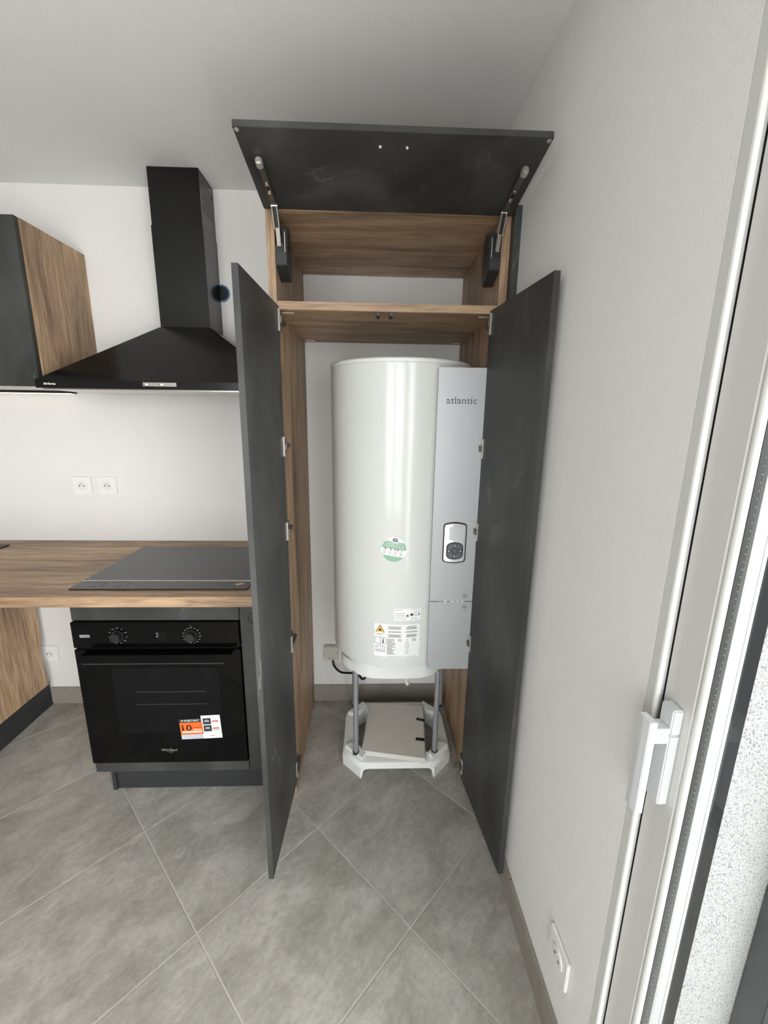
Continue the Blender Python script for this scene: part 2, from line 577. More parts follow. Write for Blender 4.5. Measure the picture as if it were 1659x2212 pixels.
def text_mesh(body, width=None, height=None, extrude=0.0002, bold=0.0, spacing=1.0):
    c = bpy.data.curves.new('txt', 'FONT')
    c.body = body
    c.size = 1.0
    c.resolution_u = 3
    c.space_character = spacing
    c.offset = bold
    o = bpy.data.objects.new('txt', c)
    COL.objects.link(o)
    bpy.context.view_layer.update()
    dg = bpy.context.evaluated_depsgraph_get()
    me = bpy.data.meshes.new_from_object(o.evaluated_get(dg))
    bpy.data.objects.remove(o)
    bpy.data.curves.remove(c)
    xs = [v.co.x for v in me.vertices]; ys = [v.co.y for v in me.vertices]
    w, h = max(xs) - min(xs), max(ys) - min(ys)
    sx = width / w if width else height / h
    sy = height / h if height else sx
    x0, y0 = min(xs), min(ys)
    for v in me.vertices:
        v.co.x = (v.co.x - x0) * sx
        v.co.y = (v.co.y - y0) * sy
    bm = bmesh.new(); bm.from_mesh(me)
    g = bmesh.ops.extrude_face_region(bm, geom=bm.faces[:])
    vs = [e for e in g['geom'] if isinstance(e, bmesh.types.BMVert)]
    bmesh.ops.translate(bm, verts=vs, vec=(0, 0, extrude))
    bmesh.ops.recalc_face_normals(bm, faces=bm.faces[:])
    bm.to_mesh(me); bm.free()
    return me


def front_mx(x, y, z):
    """local x -> +X, local y -> +Z, local z -> -Y"""
    return Matrix(((1, 0, 0, x), (0, 0, -1, y), (0, 1, 0, z), (0, 0, 0, 1)))


def text_front(name, body, x, y, z, mat, parent, width=None, height=None, bold=0.0, spacing=1.0, rot=0.0, extrude=0.0002):
    me = text_mesh(body, width, height, extrude, bold, spacing)
    b = MB()
    b.add_mesh(me, front_mx(x, y, z) @ Matrix.Rotation(rot, 4, 'Z'))
    bpy.data.meshes.remove(me)
    return b.build(name, mat, parent)


# ------------------------------------------------------------------ measured dimensions (metres)
XR, KW = 0.7365, -0.0097          # right wall: X = XR + KW * Y
ZC = 2.397                        # ceiling
RM = Matrix.Translation((XR, 0, 0)) @ Matrix.Rotation(0.0097, 4, 'Z')   # right-wall frame
X_LEFT, Y_REAR = -4.6, -3.5


def rw(y):
    return XR + KW * y


# ------------------------------------------------------------------ setting: walls, floor, ceiling
b = MB()
b.box(X_LEFT - 0.2, XR + 0.3, 0, 0.2, -0.2, ZC + 0.2)
structure(b.build('wall_back', 'wall'))
b = MB(RM)
b.box(0, 0.085, -1.388, -0.001, -0.2, ZC)                      # between corner and glazed door
b.box(0, 0.085, -3.30, -1.388, 2.16, ZC)                       # over the door
b.box(0, 0.30, Y_REAR - 0.1, -3.30, -0.2, ZC)
structure(b.build('wall_right', 'wall'))
b = MB(RM)
b.box(0.131, 0.30, -1.43, -0.001, -0.2, ZC)
b.box(0.131, 0.30, -3.30, -1.43, 2.20, ZC)
structure(b.build('wall_exterior', 'stucco'))
b = MB()
b.box(X_LEFT - 0.2, X_LEFT, Y_REAR - 0.1, -0.001, -0.2, ZC)
structure(b.build('wall_left', 'wall'))
b = MB()
RX0, RX1 = -1.10, 0.60
b.box(X_LEFT - 0.2, RX0, Y_REAR - 0.2, Y_REAR, -0.2, ZC)
b.box(RX1, 0.775, Y_REAR - 0.2, Y_REAR, -0.2, ZC)
b.box(RX0, RX1, Y_REAR - 0.2, Y_REAR, 2.15, ZC)
structure(b.build('wall_rear', 'wall'))
b = MB()
b.box(X_LEFT - 0.2, 1.2, Y_REAR - 0.2, 0.2, ZC + 0.0005, ZC + 0.2)
structure(b.build('ceiling', 'ceil'))
b = MB()
b.box(X_LEFT, 0.80, Y_REAR, -0.0005, -0.12, -0.002)
floor = structure(b.build('floor', 'grout'))
b = MB()
b.box(-9, 9, -14, 3, -0.3, -0.2)
structure(b.build('ground_exterior', 'paving'))

# floor tiles, laid diagonally, clipped to the room
P0 = Vector((0.1104, -0.7229))
E1 = Vector((0.3150, -0.3150))
E2 = Vector((0.3150, 0.3150))
ROOM = [(X_LEFT + 0.001, Y_REAR + 0.001), (rw(Y_REAR) - 0.001, Y_REAR + 0.001), (rw(0) - 0.001, -0.001), (X_LEFT + 0.001, -0.001)]


def clip(poly):
    n = len(ROOM)
    for i in range(n):
        a, c = Vector(ROOM[i]), Vector(ROOM[(i + 1) % n])
        d = c - a
        out = []
        for k in range(len(poly)):
            p, q = poly[k], poly[(k + 1) % len(poly)]
            sp = d.x * (p.y - a.y) - d.y * (p.x - a.x)
            sq = d.x * (q.y - a.y) - d.y * (q.x - a.x)
            if sp >= 0:
                out.append(p)
            if (sp >= 0) != (sq >= 0):
                out.append(p + (q - p) * (sp / (sp - sq)))
        poly = out
        if len(poly) < 3:
            return None
    return poly


tile_full = None
GAP = 0.0026
u1, u2_ = E1.normalized(), E2.normalized()
rot_t = math.atan2(E2.y, E2.x)
L1 = E1.length
for i in range(-14, 16):
    for j in range(-16, 12):
        o2 = P0 + E1 * i + E2 * j
        ctr = o2 + (E1 + E2) / 2
        h = L1 / 2 - GAP
        corners = [ctr + u1 * sx * h + u2_ * sy * h for sx, sy in ((-1, -1), (1, -1), (1, 1), (-1, 1))]
        pc = clip(corners)
        if pc is None:
            continue
        full = len(pc) == 4 and all((p - q).length < 1e-6 for p, q in zip(pc, corners))
        if full and tile_full is not None:
            me = tile_full
        else:
            area = abs(sum(pc[k].x * pc[(k + 1) % len(pc)].y - pc[(k + 1) % len(pc)].x * pc[k].y for k in range(len(pc)))) / 2
            if area < 2e-4:
                continue
            loc = [Matrix.Rotation(-rot_t, 2) @ (p - ctr) for p in pc]
            bb = MB()
            bb.prism([(p.x, p.y) for p in loc], -0.009, 0.0, 'Z', bev=0.0012)
            me = bpy.data.meshes.new('tile')
            bb.bm.to_mesh(me); bb.bm.free()
            me.materials.append(M['tile'])
            if full:
                tile_full = me
        t = bpy.data.objects.new('tile', me)
        COL.objects.link(t)
        t.parent = floor
        t.location = Vector((ctr.x, ctr.y, random.uniform(-0.0003, 0.0002))) - ORIGIN[floor]
        t.rotation_euler = (0, 0, rot_t)

# baseboards (tile strips)
b = MB()
b.box(-1.36, -0.74, -0.010, -0.0005, 0, 0.095, 0.001)
b.box(0.008, 0.694, -0.010, -0.0005, 0, 0.095, 0.001)
structure(b.build('baseboard_back', 'base'))
b = MB(RM)
for y0, y1 in ((-0.975, -0.62), (-1.384, -0.978)):
    b.box(-0.010, -0.0005, y0, y1, 0.0, 0.092, 0.001)
structure(b.build('baseboard_right', 'base'))
b = MB()
b.box(-2.2, -0.02, -0.0045, -0.0005, 0.8945, 0.8995, 0.001)
structure(b.build('trim_1', 'silicone'))

# ------------------------------------------------------------------ glazed door on the right wall
win = structure(root('window_1', (rw(-1.45), -1.45, 0), 'white framed glazed door with a lever handle at the right edge', 'glazed door'))
Y0w = -1.388
ZW0, ZW1 = 0.02, 2.155
b = MB(RM)
b.box(0.0, 0.084, -1.4061, Y0w - 0.0005, 0.0, ZW1, 0.0008)
b.box(0.0, 0.084, -3.298, -3.27, 0.0, ZW1, 0.0008)
b.box(0.0, 0.084, -3.27, -1.4061, 2.12, ZW1, 0.0008)
b.box(0.0, 0.084, -3.27, -1.4061, 0.0, ZW0, 0.0008)
b.build('frame', 'pvc', win)
b = MB(RM)
b.box(0.0135, 0.0225, -1.4085, -1.4062, ZW0, 2.12, 0.001)
b.build('groove_shade', 'rubber', win)  # black strip in the gap: the groove's shadow line put into colour
b = MB(RM)
b.cyl((0.0045, -1.4068, 0.02), (0.0045, -1.4068, 2.12), 0.0042, seg=16)
b.build('weather_seal', 'seal', win, smooth=40)
b = MB(RM)
b.box(0.012, 0.025, -1.4697, -1.4093, ZW0, 2.115, 0.003, 3)
b.box(0.012, 0.025, -3.265, -3.20, ZW0, 2.115, 0.003, 3)
b.box(0.012, 0.025, -3.20, -1.4697, 2.05, 2.115, 0.003, 3)
b.box(0.012, 0.025, -3.20, -1.4697, ZW0, 0.09, 0.003, 3)
b.box(0.025, 0.066, -1.4615, -1.4093, ZW0, 2.115)
b.build('sash', 'pvc', win, smooth=40)
b = MB(RM)
b.cyl((0.0185, -1.4720, 0.09), (0.0185, -1.4720, 2.05), 0.0058, seg=20)
b.build('glazing_bead', 'pvc', win, smooth=40)
b = MB(RM)
b.box(0.0300, 0.0395, -1.4697, -1.4620, 0.07, 2.07)
b.build('spacer_bar', 'spacer', win)
b = MB(RM)
for k in range(150):
    z = 0.30 + k * 0.0105
    b.box(0.0368, 0.0376, -1.4702, -1.4696, z, z + 0.0012)
d = b.build('spacer_perforations', 'dot', win)
d['kind'] = 'stuff'
b = MB(RM)
b.box(0.0255, 0.0295, -3.26, -1.4620, 0.07, 2.07)
b.build('pane', 'glass', win)
b = MB(RM)
b.box(0.0398, 0.0438, -3.26, -1.4620, 0.07, 2.07)
b.build('pane', 'glass', win)
b = MB(RM)
b.prism([(0.0445, -1.4697), (0.047, -1.4705), (0.057, -1.4705), (0.066, -1.466), (0.066, -1.4616), (0.0445, -1.4616)], 0.03, 2.115, 'Z')
b.build('outer_bead', 'pvc', win)
b = MB(RM)
b.box(0.066, 0.0735, -1.4660, -1.40, 0.0, ZW1, 0.001)
b.build('outer_frame', 'pvc', win)
b = MB(RM)
b.box(0.0738, 0.1308, -1.434, -1.40, 0.0, ZW1 + 0.02)
b.build('joint_seal', 'rubber', win)
h = MB(RM).box(-0.0043, 0.0120, -1.4543, -1.428, 1.0283, 1.071, 0.002).box(-0.0043, 0.0120, -1.4543, -1.428, 0.9025, 1.0278, 0.002).build('handle_plate', 'handlewhite', win, smooth=40)
MB(RM).box(-0.0270, -0.0040, -1.4535, -1.430, 1.0140, 1.0400, 0.001).build('handle_neck', 'handlewhite', h)
hp = [(-0.0376, -1.4553), (-0.0390, -1.442), (-0.0376, -1.429), (-0.0260, -1.429), (-0.0255, -1.4553)]
MB(RM).prism(hp, 0.888, 1.052, 'Z', bev=0.0012).build('handle_lever', 'handlewhite', h)

# shutter guide outside
b = MB(RM)
b.box(0.245, 0.262, -1.478, -1.4305, -0.15, 2.19, 0.002)
b.box(0.262, 0.300, -1.492, -1.4305, -0.15, 2.19, 0.003)
b.box(0.300, 0.345, -1.484, -1.4305, -0.15, 2.19, 0.002)
tag(b.build('shutter_guide', 'anthracite'), 'dark grey metal shutter guide rail outside against white stucco', 'guide rail')

# rear glazed opening (behind the camera)
win2 = structure(root('window_2', (-0.25, Y_REAR - 0.1, 0), 'wide glazed door in the rear wall', 'glazed door'))
b = MB()
b.box(RX0, RX0 + 0.06, Y_REAR - 0.14, Y_REAR - 0.07, 0, 2.15)
b.box(RX1 - 0.06, RX1, Y_REAR - 0.14, Y_REAR - 0.07, 0, 2.15)
b.box(RX0 + 0.06, RX1 - 0.06, Y_REAR - 0.14, Y_REAR - 0.07, 2.09, 2.15)
b.box(RX0 + 0.06, RX1 - 0.06, Y_REAR - 0.14, Y_REAR - 0.07, 0, 0.07)
b.box(-0.31, -0.19, Y_REAR - 0.14, Y_REAR - 0.07, 0.07, 2.09)
b.build('frame', 'pvc', win2)
MB().box(RX0 + 0.06, -0.31, Y_REAR - 0.11, Y_REAR - 0.105, 0.07, 2.09).build('pane', 'glass', win2)
MB().box(-0.19, RX1 - 0.06, Y_REAR - 0.11, Y_REAR - 0.105, 0.07, 2.09).build('pane', 'glass', win2)

# ------------------------------------------------------------------ tall cabinet
T = 0.0247
CL0, CL1 = -0.0183, 0.0064
CR0, CR1 = 0.6957, 0.7204
CYF, CYB = -0.569, -0.0115
ZSH, ZTP = 1.8384, 2.0855
cab = root('tall_cabinet', (0.35, -0.28, 0), 'tall oak and charcoal cupboard with both doors and top flap open', 'cabinet')
MB().box(CL0, CL1, CYF, CYB, 0.0005, ZTP + T, 0.0008).build('side_panel', 'wood_z', cab)
MB().box(CR0, CR1, CYF, CYB, 0.0005, ZTP + T, 0.0008).build('side_panel', 'wood_z', cab)
MB().box(CL1 + 0.0003, CR0 - 0.0003, CYF, CYB, ZTP, ZTP + T, 0.0008).build('top_panel', 'wood_x', cab)
shelf = MB().box(CL1 + 0.0003, CR0 - 0.0003, CYF, CYB, ZSH - T, ZSH, 0.0008).build('shelf', 'wood_x', cab)
for x, y in ((0.012, -0.535), (0.645, -0.535), (0.016, -0.055), (0.65, -0.055)):
    MB().box(x, x + 0.04, y, y + 0.006, ZSH - T - 0.003, ZSH - T - 0.0002, 0.001).build('shelf_bracket', 'nickel', shelf)
for x in (0.3195, 0.3605):
    l = MB().cyl((x, -0.566, ZSH - T - 0.006), (x, -0.516, ZSH - T - 0.006), 0.0058, seg=16).box(x - 0.0052, x + 0.0052, -0.562, -0.518, ZSH - T - 0.006, ZSH - T - 0.0002).build('push_latch', 'lift', shelf, smooth=40)
fil = MB()
fil.prism([(0.7208, -0.600), (rw(-0.6) - 0.0008, -0.600), (rw(-0.5) - 0.0008, -0.50), (0.7208, -0.50)], 0.0005, 2.104, 'Z')
fil.build('filler_panel', 'slate', cab)


def frame2(p, d):
    """matrix: local x along d (in plan), local y = left normal, z up"""
    d = Vector((d[0], d[1], 0)).normalized()
    n = Vector((-d.y, d.x, 0))
    return Matrix(((d.x, n.x, 0, p[0]), (d.y, n.y, 0, p[1]), (0, 0, 1, 0), (0, 0, 0, 1)))


HZ = (1.780, 1.393, 1.105, 0.675, 0.127)
# left door: local +y points ... d=(−Y) so left normal = +X ; outside is −X
mL = frame2((0.0122, -0.5735), (-0.0122, -0.3655))
doorL = MB(mL).box(0.0, 0.3657, -0.0160, 0.0, 0.063, 1.8215, 0.0008).build('door', 'slate', cab)
doorL['label'] = 'left charcoal door standing open'
mRt = frame2((0.6720, -0.5735), (0.0420, -0.3700))
doorR = MB(mRt).box(0.0, 0.3723, 0.0, 0.0160, 0.066, 1.8215, 0.0008).build('door', 'slate', cab)
doorR['label'] = 'right charcoal door standing open along the wall'


def hinge(mx, s, z, door, xin):
    """s = +1: interior is local +y (left door), -1: interior is local -y"""
    g = MB(mx)
    g.box(0.006, 0.0180, 0.0002 * s, 0.0050 * s, z - 0.032, z + 0.032, 0.0008)
    hg = g.build('hinge_plate', 'nickel', door)
    g = MB(mx)
    g.box(-0.003, 0.020, 0.0052 * s, 0.0120 * s, z - 0.010, z + 0.010, 0.001)
    g.mx = None
    x0, x1 = (xin, xin + 0.016) if s > 0 else (xin - 0.016, xin)
    g.box(x0 + 0.002 * s, x1, -0.572, -0.520, z - 0.007, z + 0.008, 0.0015)
    g.box(min(xin, xin + 0.003 * s), max(xin, xin + 0.003 * s), -0.560, -0.528, z - 0.026, z + 0.026, 0.001)
    g.box(x0 + 0.004, x1 - 0.004, -0.586, -0.566, z - 0.006, z + 0.006, 0.001)
    g.build('hinge_arm', 'darknickel', door)
    return hg


for z in HZ:
    hinge(mL, 1, z, doorL, CL1 + 0.0003)
    hinge(mRt, -1, z, doorR, CR0 - 0.0003)

# lift-up flap
fy, fz = -0.5755, 2.0848
ang = math.atan2(0.0410, 0.2815)
ca, sa = math.cos(ang), math.sin(ang)
# local x = X, local y = distance from hinge towards the room, local z = thickness upward
mF = Matrix(((1, 0, 0, 0), (0, -ca, sa, fy), (0, sa, ca, fz), (0, 0, 0, 1)))
flap = MB(mF).box(-0.0196, 0.7186, 0.0, 0.2855, 0.0, 0.0155, 0.0008).build('flap_door', 'slate', cab)
flap['label'] = 'charcoal lift-up top flap'
for x in (-0.0115, 0.7105):
    MB(mF).cyl((x, 0.2775, -0.0015), (x, 0.2775, -0.0001), 0.0052, seg=20).build('bumper', 'greyink', flap, smooth=40)
for x in (0.3165, 0.3810):
    MB(mF).cyl((x, 0.243, -0.0025), (x, 0.243, -0.0001), 0.0030, 0.0033, seg=16).build('screw', 'switch', flap, smooth=40)  # plain white stands in for the highlight on the chrome screws
for side in (0, 1):
    def X(x):
        return x if side == 0 else 0.7021 - x
    prof = [(-0.566, 1.940), (-0.566, 1.995), (-0.549, 1.998), (-0.546, 2.052), (-0.500, 2.062), (-0.474, 2.035), (-0.470, 1.935), (-0.482, 1.915), (-0.500, 1.913)]
    body = MB().prism(prof, X(0.0067), X(0.0400), 'X', bev=0.002).build('lift_unit', 'lift', cab)
    MB().prism([(-0.541, 2.000), (-0.536, 2.042), (-0.505, 2.044), (-0.500, 2.008), (-0.515, 1.994)], X(0.0396), X(0.0408), 'X').build('unit_cover', 'black', body)
    MB().box(X(0.035), X(0.037), -0.5685, -0.5655, 1.975, 2.030, 0.0006).build('unit_rail', 'nickel', body)
    MB().box(X(0.012), X(0.032), -0.5675, -0.5655, 1.978, 1.998).build('unit_slot', 'black', body)
    # two-part lever
    def bar(p0, p1, wx0, wx1, th):
        p0, p1 = Vector(p0), Vector(p1)
        d_ = (p1 - p0).normalized()
        n_ = Vector((-d_.y, d_.x)) * th / 2
        return [tuple(p0 + n_), tuple(p1 + n_), tuple(p1 - n_), tuple(p0 - n_)]
    arm = MB().prism(bar((-0.560, 1.992), (-0.578, 2.040), 0, 0, 0.016), X(0.0130), X(0.0250), 'X', bev=0.001).build('lift_arm', 'darknickel', body)
    MB().prism(bar((-0.577, 2.036), (-0.606, 2.078), 0, 0, 0.015), X(0.0110), X(0.0235), 'X', bev=0.001).build('arm_cover', 'black', arm)
    MB().prism(bar((-0.574, 2.034), (-0.608, 2.082), 0, 0, 0.017), X(0.0095), X(0.0112), 'X').build('arm_edge', 'nickel', arm)
    MB().prism(bar((-0.574, 2.034), (-0.608, 2.082), 0, 0, 0.017), X(0.0234), X(0.0250), 'X').build('arm_edge', 'nickel', arm)
    MB().cyl((X(0.008), -0.607, 2.080), (X(0.0265), -0.607, 2.080), 0.0045, seg=14).build('pivot', 'chrome', arm, smooth=40)
    br = MB(mF).box(X(0.0090), X(0.0245), 0.030, 0.200, -0.0100, -0.0002, 0.0015).build('flap_bracket', 'darknickel', flap, smooth=40)
    MB(mF).box(X(0.0085), X(0.0250), 0.178, 0.202, -0.0170, -0.0003, 0.003).build('bracket_cap', 'nickel', br, smooth=40)
    for s_ in (0.085, 0.118):
        MB(mF).cyl((X(0.0168), s_, -0.0120), (X(0.0168), s_, -0.0095), 0.0045, seg=14).build('bracket_screw', 'chrome', br, smooth=40)
    MB(mF).box(X(0.0125), X(0.0210), 0.096, 0.108, -0.0106, -0.0095).build('bracket_slot', 'black', br)

# ------------------------------------------------------------------ water heater
TX, TY, TR = 0.412, -0.300, 0.268
wh = root('water_heater', (TX, TY, 0.475), 'tall white cylindrical water heater with a silver side control box', 'water heater')
MB().lathe([(0.0, 0.556), (0.258, 0.556), (0.2672, 0.5585), (TR, 0.562), (TR, 1.6655), (0.2665, 1.6665)], TX, TY, 128).build('tank_shell', 'enamel', wh, smooth=30)
MB().lathe([(0.2662, 1.664), (0.2662, 1.6675), (TR + 0.0004, 1.6685), (TR + 0.0004, 1.6775), (0.2650, 1.6815), (0.255, 1.6845), (0.15, 1.690), (0.0, 1.692)], TX, TY, 128).build('top_cap', 'enamel_cap', wh, smooth=30)

BX0, BX1, BYF = 0.5165, 0.6775, -0.577
cover = MB().prism([(BX0, BYF), (BX1, BYF), (BX1 + 0.004, -0.42), (BX1 - 0.03, -0.33), (0.60, -0.40), (BX0 + 0.004, -0.515)], 0.8405, 1.651, 'Z').build('control_cover', 'silver', wh)
low = MB().prism([(BX0, BYF), (BX1, BYF), (BX1 + 0.004, -0.42), (BX1 - 0.03, -0.33), (0.60, -0.40), (BX0 + 0.004, -0.515)], 0.5635, 0.8375, 'Z').build('lower_cover', 'silver', wh)
MB().prism([(BX0 + 0.004, BYF + 0.004), (BX1 - 0.004, BYF + 0.004), (BX1 - 0.004, -0.44), (BX0 + 0.008, -0.52)], 0.8374, 0.8406, 'Z').build('cover_joint', 'black', wh)
b = MB()
for x0, x1 in ((0.553, 0.557), (0.566, 0.580), (0.592, 0.606), (0.611, 0.627), (0.631, 0.641)):
    b.box(x0, x1, BYF - 0.0002, BYF + 0.003, 0.8378, 0.8402)
b.build('joint_vents', 'whiteprint', wh)
text_front('brand_logo', 'atlantic', 0.5452, BYF, 1.5375, 'greylogo', cover, width=0.101, height=0.0215, bold=0.008, spacing=1.05, extrude=0.0006)
for z, zl, ch in ((0.8610, 0.876, '1'), (0.8165, 0.7985, '2')):
    par = cover if z > 0.84 else low
    c = MB().cyl((0.6455, BYF - 0.0012, z), (0.6455, BYF, z), 0.0092, seg=28).build('screw_cap', 'greylogo', par, smooth=40)
    MB().cyl((0.6455, BYF - 0.0016, z), (0.6455, BYF - 0.0011, z), 0.0076, seg=28).build('cap_face', 'silver', c, smooth=40)
    MB(Matrix.Translation((0.6455, BYF - 0.0018, z)) @ Matrix.Rotation(math.radians(-40 if ch == '1' else 0), 4, 'Y')).box(-0.0058, 0.0058, -0.0003, 0.0003, -0.0012, 0.0012).build('cap_slot', 'ink', c)
    text_front('cap_number', ch, 0.6440, BYF, zl, 'ink', par, height=0.005)


def rounded(x0, x1, z0, z1, r, bulge=0.0, n=6):
    pts = []
    for cx, cz, a0 in ((x1 - r, z0 + r, -90), (x1 - r, z1 - r, 0), (x0 + r, z1 - r, 90), (x0 + r, z0 + r, 180)):
        for k in range(n + 1):
            a = math.radians(a0 + 90 * k / n)
            pts.append((cx + r * math.cos(a), cz + r * math.sin(a)))
    # bulge top and bottom edges
    mid = (x0 + x1) / 2
    out = []
    zc = (z0 + z1) / 2
    for i, (x, z) in enumerate(pts):
        out.append((x, z))
        nx, nz = pts[(i + 1) % len(pts)]
        if bulge and abs(nx - x) > 0.4 * (x1 - x0):
            for k in range(1, 8):
                t = k / 8
                out.append((x + (nx - x) * t, z + (bulge if z > zc else -bulge) * 4 * t * (1 - t)))
    return out


DX0, DX1, DZ0, DZ1 = 0.5545, 0.6375, 0.991, 1.134
ctl = MB().prism(rounded(DX0, DX1, DZ0, DZ1, 0.012, 0.004), BYF - 0.0030, BYF + 0.002, 'Y').build('control_display', 'black', wh, smooth=30)
MB().prism(rounded(DX0 + 0.0045, DX1 - 0.0045, DZ0 + 0.0045, DZ1 - 0.0045, 0.009, 0.0035), BYF - 0.0060, BYF - 0.0029, 'Y', bev=0.0018).build('chrome_bezel', 'chrome', ctl, smooth=50)
MB().box(0.5745, 0.6165, BYF - 0.0072, BYF - 0.0058, 1.0745, 1.1215, 0.0004).build('screen', 'screen', ctl)
MB().prism(rounded(0.5665, 0.6265, 1.0045, 1.0640, 0.017, 0.002), BYF - 0.0072, BYF - 0.0058, 'Y').build('keypad_rim', 'black', ctl)
MB().prism(rounded(0.5690, 0.6240, 1.0070, 1.0615, 0.016, 0.0015), BYF - 0.0085, BYF - 0.0071, 'Y', bev=0.0008).build('keypad', 'keypad', ctl)
for x, z in ((0.5965, 1.0545), (0.5965, 1.0145), (0.5755, 1.0345), (0.6175, 1.0345)):
    MB().box(x - 0.0055, x + 0.0055, BYF - 0.0090, BYF - 0.0083, z - 0.0055, z + 0.0055, 0.0003).build('arrow_key', 'ink', ctl)
    MB().box(x - 0.003, x + 0.003, BYF - 0.0094, BYF - 0.0088, z - 0.003, z + 0.003, 0.0003).build('key_mark', 'silver', ctl)
MB().prism(rounded(0.5865, 0.6065, 1.0245, 1.0445, 0.004), BYF - 0.0098, BYF - 0.0083, 'Y').build('centre_key', 'black', ctl)
MB().prism(rounded(0.5890, 0.6040, 1.0270, 1.0420, 0.003), BYF - 0.0104, BYF - 0.0096, 'Y').build('key_face', 'keypad', ctl)


# stickers wrapped round the shell
def wrap_bm(bm, a0, z0, tilt=0.0):
    ct, st = math.cos(tilt), math.sin(tilt)
    for v in bm.verts:
        u, w, dpt = v.co.x * ct - v.co.y * st, v.co.x * st + v.co.y * ct, v.co.z
        a = a0 + u / TR
        r = TR + dpt
        v.co = Vector((TX + r * math.sin(a), TY - r * math.cos(a), z0 + w))


def wrapped(name, mat, a0, z0, rects=(), texts=(), polys=(), tilt=0.0, depth=0.0006, parent=None):
    b = MB()
    for (u0, u1_, v0, v1) in rects:
        n = max(1, int((u1_ - u0) / 0.006))
        for k in range(n):
            b.box(u0 + (u1_ - u0) * k / n, u0 + (u1_ - u0) * (k + 1) / n, v0, v1, depth - 0.0004, depth)
    for (body, u, v, wd, ht, bold) in texts:
        me = text_mesh(body, wd, ht, 0.0003, bold)
        b.add_mesh(me, Matrix.Translation((u, v, depth - 0.0002)))
        bpy.data.meshes.remove(me)
    for pts in polys:
        b.prism(pts, depth - 0.0004, depth, 'Z')
    wrap_bm(b.bm, a0, z0, tilt)
    return b.build(name, mat, parent)


# round green sticker
SA, SZ, SR, ST = math.radians(-6.2), 1.0320, 0.0460, math.radians(-7.5)


def disc_band(v0, v1, r, n=26):
    """slices of a disc between heights, as column rects"""
    polys = []
    for k in range(n):
        ua, ub = -r + 2 * r * k / n, -r + 2 * r * (k + 1) / n
        la, lb = math.sqrt(max(0, r * r - ua * ua)), math.sqrt(max(0, r * r - ub * ub))
        p = [(ua, max(v0, -la)), (ub, max(v0, -lb)), (ub, min(v1, lb)), (ua, min(v1, la))]
        if p[3][1] <= p[0][1] + 1e-5 and p[2][1] <= p[1][1] + 1e-5:
            continue
        p = [p[0], p[1], (p[2][0], max(p[2][1], p[1][1] + 1e-5)), (p[3][0], max(p[3][1], p[0][1] + 1e-5))]
        polys.append(p)
    return polys


stk = wrapped('round_sticker', 'paper', SA, SZ, polys=disc_band(-SR, SR, SR), tilt=ST, depth=0.0006, parent=wh)
stk['label'] = 'round green and white sticker'
wrapped('sticker_band', 'green', SA, SZ, polys=disc_band(0.0030, 0.0300, SR - 0.001), tilt=ST, depth=0.0009, parent=stk)
wrapped('sticker_band', 'green', SA, SZ, polys=disc_band(-SR, -0.0235, SR - 0.001), tilt=ST, depth=0.0009, parent=stk)
wrapped('sticker_tab', 'paper', SA, SZ, rects=[(-0.0110, 0.0110, 0.026, 0.047)], tilt=ST, depth=0.0011, parent=stk)
wrapped('sticker_badge', 'purple', SA, SZ, polys=[[(-0.0095, 0.0305), (0.0095, 0.0305), (0.0085, 0.0405), (0.006, 0.043), (-0.006, 0.043), (-0.0085, 0.0405)]], tilt=ST, depth=0.0014, parent=stk)
wrapped('badge_mark', 'paper', SA, SZ, rects=[(-0.005, -0.0035, 0.034, 0.040), (-0.001, 0.001, 0.034, 0.040), (0.0035, 0.005, 0.034, 0.040)], tilt=ST, depth=0.0017, parent=stk)
wrapped('sticker_title', 'whiteprint', SA, SZ, texts=[('CONNECTEZ-MOI', -0.0300, 0.0175, 0.060, 0.0070, 0.012)], rects=[(-0.034, 0.036, 0.0120, 0.0132)], tilt=ST, depth=0.0013, parent=stk)
for k, (u, m_) in enumerate(((-0.031, 'red'), (-0.011, 'greylogo'), (0.004, 'greylogo'), (0.0135, 'red'), (0.0285, 'copper'))):
    wrapped('drop_symbol', m_, SA, SZ, polys=[[(u + 0.0032 * math.cos(a) if True else 0, 0.0005 + 0.0032 * math.sin(a) + (0.0035 if abs(a - math.pi / 2) < 0.2 else 0)) for a in [2 * math.pi * q / 12 for q in range(12)]]], tilt=ST, depth=0.0013, parent=stk)
rows = []
for u in (-0.033, -0.0125, 0.0070, 0.0270):
    for q in range(4):
        w_ = 0.0062 - 0.0008 * (q % 3)
        rows.append((u - w_, u + w_, -0.0075 - q * 0.0034, -0.0063 - q * 0.0034))
p_ = wrapped('sticker_small_print', 'greyink', SA, SZ, rects=rows, tilt=ST, depth=0.0011, parent=stk)
p_['kind'] = 'stuff'

# rating plate
A1 = math.radians(5.7)
lab = wrapped('rating_label', 'paper', A1, 0.782, rects=[(-0.0500, 0.0500, -0.024, 0.0245)], depth=0.0006, parent=wh)
lab['label'] = 'white rating label with CE mark'
wrapped('rating_text', 'greylogo', A1, 0.782, texts=[('ATLANTIC', -0.048, 0.0165, 0.029, 0.0042, 0.0)], depth=0.0009, parent=lab)
wrapped('conformity_mark', 'ink', A1, 0.782, texts=[('CE', 0.0255, -0.0065, 0.0100, 0.0075, 0.0)], depth=0.0009, parent=lab)
wrapped('rating_symbols', 'ink', A1, 0.782, polys=[[(-0.005, -0.0075), (0.0055, -0.0075), (0.0003, 0.0020)], [(0.0155 + 0.0065 * math.cos(a), -0.001 + 0.0050 * math.sin(a + 0.4 * math.cos(a))) for a in [2 * math.pi * q / 16 for q in range(16)]]], rects=[(0.040, 0.046, -0.0055, -0.0040), (0.041, 0.045, -0.003, 0.004)], depth=0.0009, parent=lab)
